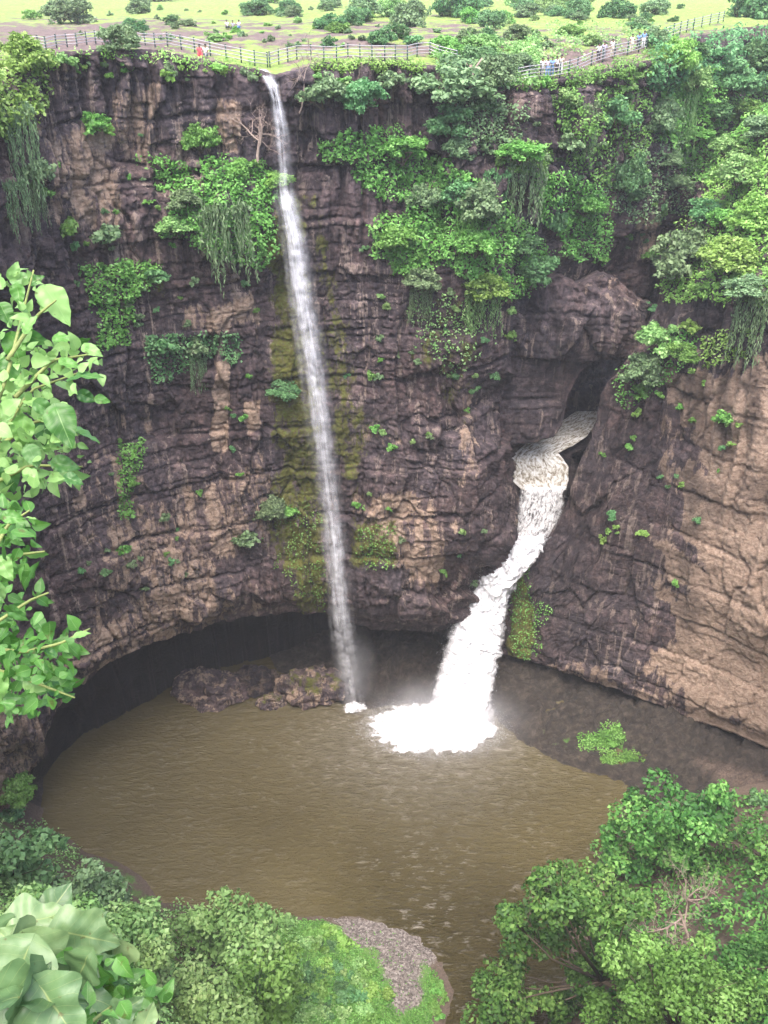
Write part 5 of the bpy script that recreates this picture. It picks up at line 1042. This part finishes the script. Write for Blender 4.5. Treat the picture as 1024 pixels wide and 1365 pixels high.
def mat_bigleaf(name, c0, c1, c2, vein, trans=0.35):
    k = M(name); ac = k.attr('across'); al = k.attr('along'); p = k.pos()
    oi = k.node('ShaderNodeObjectInfo').outputs['Random']
    n = k.noise(p, 9.0, 5, 0.6); f = k.math('ADD', k.math('MULTIPLY', n, 0.6), k.math('MULTIPLY', oi, 0.5))
    c = k.ramp(f, [(0.25, c0), (0.5, c1), (0.8, c2)])
    rib = k.math('SUBTRACT', 1.0, k.math('MULTIPLY', k.math('ABSOLUTE', k.math('SINE', k.math('MULTIPLY', k.math('SUBTRACT', al, k.math('MULTIPLY', ac, 0.22)), 26.0))), 9.0), True)
    mid = k.math('SUBTRACT', 1.0, k.math('MULTIPLY', ac, 22.0), True)
    c = k.mix(k.math('MULTIPLY', k.math('MAXIMUM', k.math('MULTIPLY', rib, 0.45), mid), 0.75), c, vein)
    sp = k.ramp(k.noise(p, 22.0, 3, 0.6), [(0.64, 0.0), (0.70, 1.0)]); c = k.mix(k.math('MULTIPLY', sp, 0.6), c, (0.10, 0.07, 0.02))
    k.set(Base_Color=c, Roughness=0.42, Normal=k.bump(k.math('ADD', n, k.math('MULTIPLY', rib, -0.4)), 0.25, 0.01))
    tr = k.node('ShaderNodeBsdfTranslucent', {'Color': c}); mx = k.node('ShaderNodeMixShader', {0: trans, 1: k.b.outputs[0], 2: tr.outputs[0]}); k.t.links.new(mx.outputs[0], k.out.inputs[0]); return k.m
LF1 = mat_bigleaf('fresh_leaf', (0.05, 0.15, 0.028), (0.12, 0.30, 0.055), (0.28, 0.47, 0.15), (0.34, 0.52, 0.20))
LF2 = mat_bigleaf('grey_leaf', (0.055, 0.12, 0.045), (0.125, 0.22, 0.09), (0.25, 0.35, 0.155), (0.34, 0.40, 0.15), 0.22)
LF3 = mat_bigleaf('deep_green_leaf', (0.035, 0.11, 0.028), (0.08, 0.21, 0.05), (0.17, 0.33, 0.10), (0.22, 0.36, 0.14))  # darker green variant, mixed among the fresh leaves
STEMM = mat_plain('green_stem', (0.22, 0.26, 0.08), 0.7, 0.3, 20)
_lm = {}
def leaf_mesh(kind, s_, heart, lobed):
    key = (kind, s_)
    if key not in _lm:
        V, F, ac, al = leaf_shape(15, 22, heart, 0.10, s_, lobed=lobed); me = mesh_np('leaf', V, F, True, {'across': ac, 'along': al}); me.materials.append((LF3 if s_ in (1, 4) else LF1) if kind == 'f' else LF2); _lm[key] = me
    return _lm[key]
def basis(yaxis, zhint):
    y = Vector(yaxis).normalized(); z = Vector(zhint); z = (z - y * z.dot(y)).normalized(); x = y.cross(z); return Matrix((x, y, z)).transposed().to_quaternion()
camR, camU, camF = Vector((1, 0, 0)), Vector((0, sp, cp)), Vector((0, cp, -sp))
def pxdir(ang): return camR * math.cos(ang) + camU * math.sin(ang)
def put_leaf(root, kind, u, v, size, ang, dep, rs, tilt=0.6, lobed=False, heart=True):
    s_ = rs.randint(0, 6); L = size * dep / FPX
    y = pxdir(ang) + camF * rs.uniform(-0.25, 0.25); z = -camF * 0.7 + Vector((0, 0, 1)) * 0.5 + Vector(rs.normal(size=3)) * tilt
    o = link('leaf', leaf_mesh(kind, s_, heart, lobed), None, root); q = basis(y, z)
    o.rotation_mode = 'QUATERNION'; o.rotation_quaternion = q; o.scale = (L, L, L); o.location = Vector(PD(u, v, dep)) - q @ Vector((0, 0.5 * L, 0)) - root.location
    return o
def stems(root, paths, rad):
    prt = []
    for pth in paths:
        pts = np.array([PD(u, v, d) for u, v, d in pth]); 
        t = np.linspace(0, len(pts) - 1, 14); pts = np.stack([np.interp(t, range(len(pts)), pts[:, k_]) for k_ in range(3)], -1); prt.append(tube(pts - np.array(root.location), np.linspace(rad, rad * 0.35, 14), 5))
    link('stem', mesh_parts('stem', prt), STEMM, root)
def fine_leaves(C, Nn, size, rs):
    V0, F0, ac, al = leaf_shape(5, 7, True, 0.05, 2); n = len(C); Nn = Nn / np.linalg.norm(Nn, axis=1)[:, None]
    r = rs.normal(size=(n, 3)); D = r - Nn * np.sum(r * Nn, 1)[:, None]; D /= np.linalg.norm(D, axis=1)[:, None]; X = np.cross(D, Nn)
    q = V0[None] * size[:, None, None] * np.stack([rs.uniform(0.8, 1.3, n), np.ones(n), rs.uniform(0.4, 2.2, n)], -1)[:, None, :]
    V = C[:, None] + q[..., 0:1] * X[:, None] + q[..., 1:2] * D[:, None] + q[..., 2:3] * Nn[:, None]
    F = (F0[None] + (np.arange(n) * len(V0))[:, None, None]).reshape(-1, 4)
    return V.reshape(-1, 3), F, np.tile(ac, n), np.tile(al, n)
def small_leaves(root, blobs, n, leaf, seed, mat, name='foliage'):
    rs = np.random.RandomState(seed); C = []
    w = np.array([b[3] ** 2 for b in blobs], float); w /= w.sum()
    for i in rs.choice(len(blobs), n, p=w):
        u, v, d, r_ = blobs[i]; a = rs.uniform(0, 6.28); rr = r_ * math.sqrt(rs.uniform()); C.append(PD(u + rr * math.cos(a), v + rr * math.sin(a), d + rs.normal() * 0.22))
    C = np.array(C); N_ = rs.normal(size=C.shape) * 0.65 + np.array([0, -0.45, 0.7]); sz = leaf * rs.uniform(0.5, 1.6, n)
    V, F, ac, al = fine_leaves(C - np.array(root.location), N_, sz, rs); link(name, mesh_np(name, V, F, True, {'across': ac, 'along': al}), mat, root)
def close_plant(label, d0, leaves, stempaths, blobs, nsm, smleaf, seed, name='leafy_branch', base=None, mat='pale'):
    rs = np.random.RandomState(seed); b_ = stempaths[0][0]; root = empty(name, PD(np.array(b_[0]), np.array(b_[1]), b_[2])); tag(root, label, 'plant')
    for u, v, s_, a in leaves: put_leaf(root, 'f', u, v, s_ * (0.92 if u > 70 else 0.66), R(a), d0 + rs.uniform(-0.3, 0.3), rs)
    stems(root, stempaths, 0.010); small_leaves(root, blobs, nsm, smleaf, seed + 1, LF1); return root
close_plant('leafy branch with heart-shaped leaves reaching in at the left edge', 3.6,
 [(78, 408, 60, -50), (30, 370, 40, 20), (25, 395, 40, -80), (85, 570, 62, -65), (112, 578, 52, -12), (22, 470, 66, -80), (48, 452, 50, -20), (10, 500, 60, -100), (60, 580, 56, -80), (30, 580, 60, -95), (115, 500, 48, 12), (45, 610, 48, -60), (15, 640, 54, -80), (40, 430, 40, 60), (8, 420, 50, -60), (62, 545, 44, -30), (125, 468, 28, -20), (110, 455, 24, 5), (118, 530, 26, -25), (138, 533, 20, -10), (45, 640, 40, -40), (90, 620, 36, -10), (8, 560, 50, -70), (20, 360, 36, 60), (50, 372, 30, 30), (85, 450, 26, 0), (95, 485, 28, -10), (100, 640, 26, -20)],
 [[(-70, 700, 3.4), (-10, 600, 3.5), (40, 520, 3.6), (110, 495, 3.7)], [(-40, 640, 3.4), (10, 500, 3.5), (30, 420, 3.6), (45, 360, 3.6)], [(-10, 600, 3.5), (50, 560, 3.6), (100, 572, 3.6)], [(20, 530, 3.5), (70, 480, 3.6), (135, 470, 3.7)], [(-20, 650, 3.5), (40, 620, 3.6), (110, 622, 3.6)], [(10, 480, 3.5), (50, 420, 3.6), (75, 400, 3.6)]],
 [(20, 500, 3.7, 60), (60, 500, 3.7, 45), (90, 480, 3.8, 30), (40, 600, 3.7, 55), (80, 610, 3.8, 40), (20, 400, 3.7, 40), (10, 640, 3.7, 40), (120, 490, 3.8, 20), (40, 560, 3.8, 50), (10, 560, 3.8, 45)], 430, 0.044, 51)
close_plant('second leafy branch lower on the left edge with pointed leaves', 3.3,
 [(10, 870, 80, -70), (60, 800, 36, -25), (55, 835, 40, -50), (-5, 800, 60, -80), (50, 740, 40, -15), (22, 720, 40, -40), (20, 690, 40, -10), (8, 760, 50, -60), (80, 920, 40, -30), (50, 915, 46, -20), (30, 900, 40, -30), (92, 860, 26, 10), (110, 845, 22, 20), (70, 870, 26, -20), (75, 900, 30, -25), (-2, 920, 60, -80), (25, 820, 44, -40), (40, 690, 30, 10), (12, 945, 40, -80), (70, 940, 22, -80)],
 [[(-80, 900, 3.1), (-20, 840, 3.2), (40, 800, 3.3), (65, 790, 3.3)], [(-40, 860, 3.2), (30, 870, 3.3), (80, 858, 3.3), (120, 838, 3.4)], [(-50, 880, 3.2), (20, 900, 3.3), (100, 930, 3.3)], [(-20, 800, 3.2), (20, 740, 3.3), (60, 735, 3.3)], [(-20, 760, 3.2), (10, 700, 3.3), (40, 680, 3.3)]],
 [(15, 780, 3.4, 40), (30, 850, 3.4, 45), (10, 720, 3.4, 36), (70, 870, 3.5, 35), (40, 910, 3.4, 45), (100, 850, 3.5, 22), (5, 930, 3.4, 35), (20, 690, 3.4, 30), (85, 925, 3.5, 22)], 330, 0.042, 53)
# big-leaved plant in the corner
rs = np.random.RandomState(61); root = empty('broad_leaved_plant', PD(np.array(-60.), np.array(1450.), 3.0)); tag(root, 'plant with huge grey-green leaves in the bottom left corner', 'plant')
for u, v, s_, a, d in [(50, 1225, 120, 15, 3.9), (70, 1210, 110, 60, 4.0), (120, 1250, 130, -20, 3.9), (110, 1240, 110, 40, 4.0), (20, 1265, 130, 150, 3.8), (60, 1290, 140, -60, 3.7), (20, 1310, 150, -110, 3.5), (90, 1300, 120, -30, 3.8), (120, 1330, 110, -10, 3.7), (60, 1335, 170, -20, 3.3), (30, 1350, 170, -100, 3.2), (80, 1355, 150, -50, 3.2), (10, 1330, 150, 170, 3.2), (170, 1345, 70, 30, 3.6), (160, 1310, 60, 10, 3.8), (40, 1330, 140, 60, 3.3), (30, 1240, 90, 110, 4.0), (195, 1360, 70, 60, 3.4), (10, 1290, 110, 100, 3.8)]:
    put_leaf(root, 'g', u, v, s_ * 0.66, R(a), d, rs, 0.6, True)
for i in range(34):
    u, v = rs.uniform(-15, 150), rs.uniform(1205, 1380)
    if v < 1185 + max(0, u - 60) * 0.9: continue
    put_leaf(root, 'g', u, v, rs.uniform(40, 78), rs.uniform(-3.1, 3.1), rs.uniform(3.5, 4.2), rs, 0.6, True)
stems(root, [[(-60, 1450, 3.0), (0, 1400, 3.2), (40, 1340, 3.3), (60, 1300, 3.6), (70, 1250, 3.9)], [(0, 1420, 3.2), (100, 1380, 3.4), (150, 1340, 3.6)], [(20, 1380, 3.3), (10, 1320, 3.6), (30, 1250, 3.9)]], 0.014)
small_leaves(root, [(190, 1330, 3.9, 30), (110, 1290, 4.0, 30), (150, 1300, 4.0, 25), (120, 1355, 3.6, 20), (60, 1265, 4.1, 30)], 110, 0.06, 63, LF1)

# ------------------------------------------------------------------ haze
if HAZE > 0:
    V, F = boxp((150, 480, 48), (2400, 1100, 112)); me = mesh_np('haze', V, F, False)
    k = M('haze_air'); k.n.remove(k.b); vol = k.node('ShaderNodeVolumePrincipled', {'Color': (0.93, 0.94, 1.0, 1), 'Density': HAZE, 'Anisotropy': 0.0}); k.t.links.new(vol.outputs[0], k.out.inputs['Volume'])
    o = link('haze', me, k.m); tag(o, 'thin pale haze filling the air of the gorge', 'haze', kind='stuff')

_seen = {}
for o in S.objects:
    if o.parent is None and 'label' in o: _seen.setdefault(o['label'], []).append(o)
for l_, os_ in _seen.items():
    if len(os_) > 1 and not all('group' in o for o in os_): print('DUPLICATE LABEL', l_, len(os_))
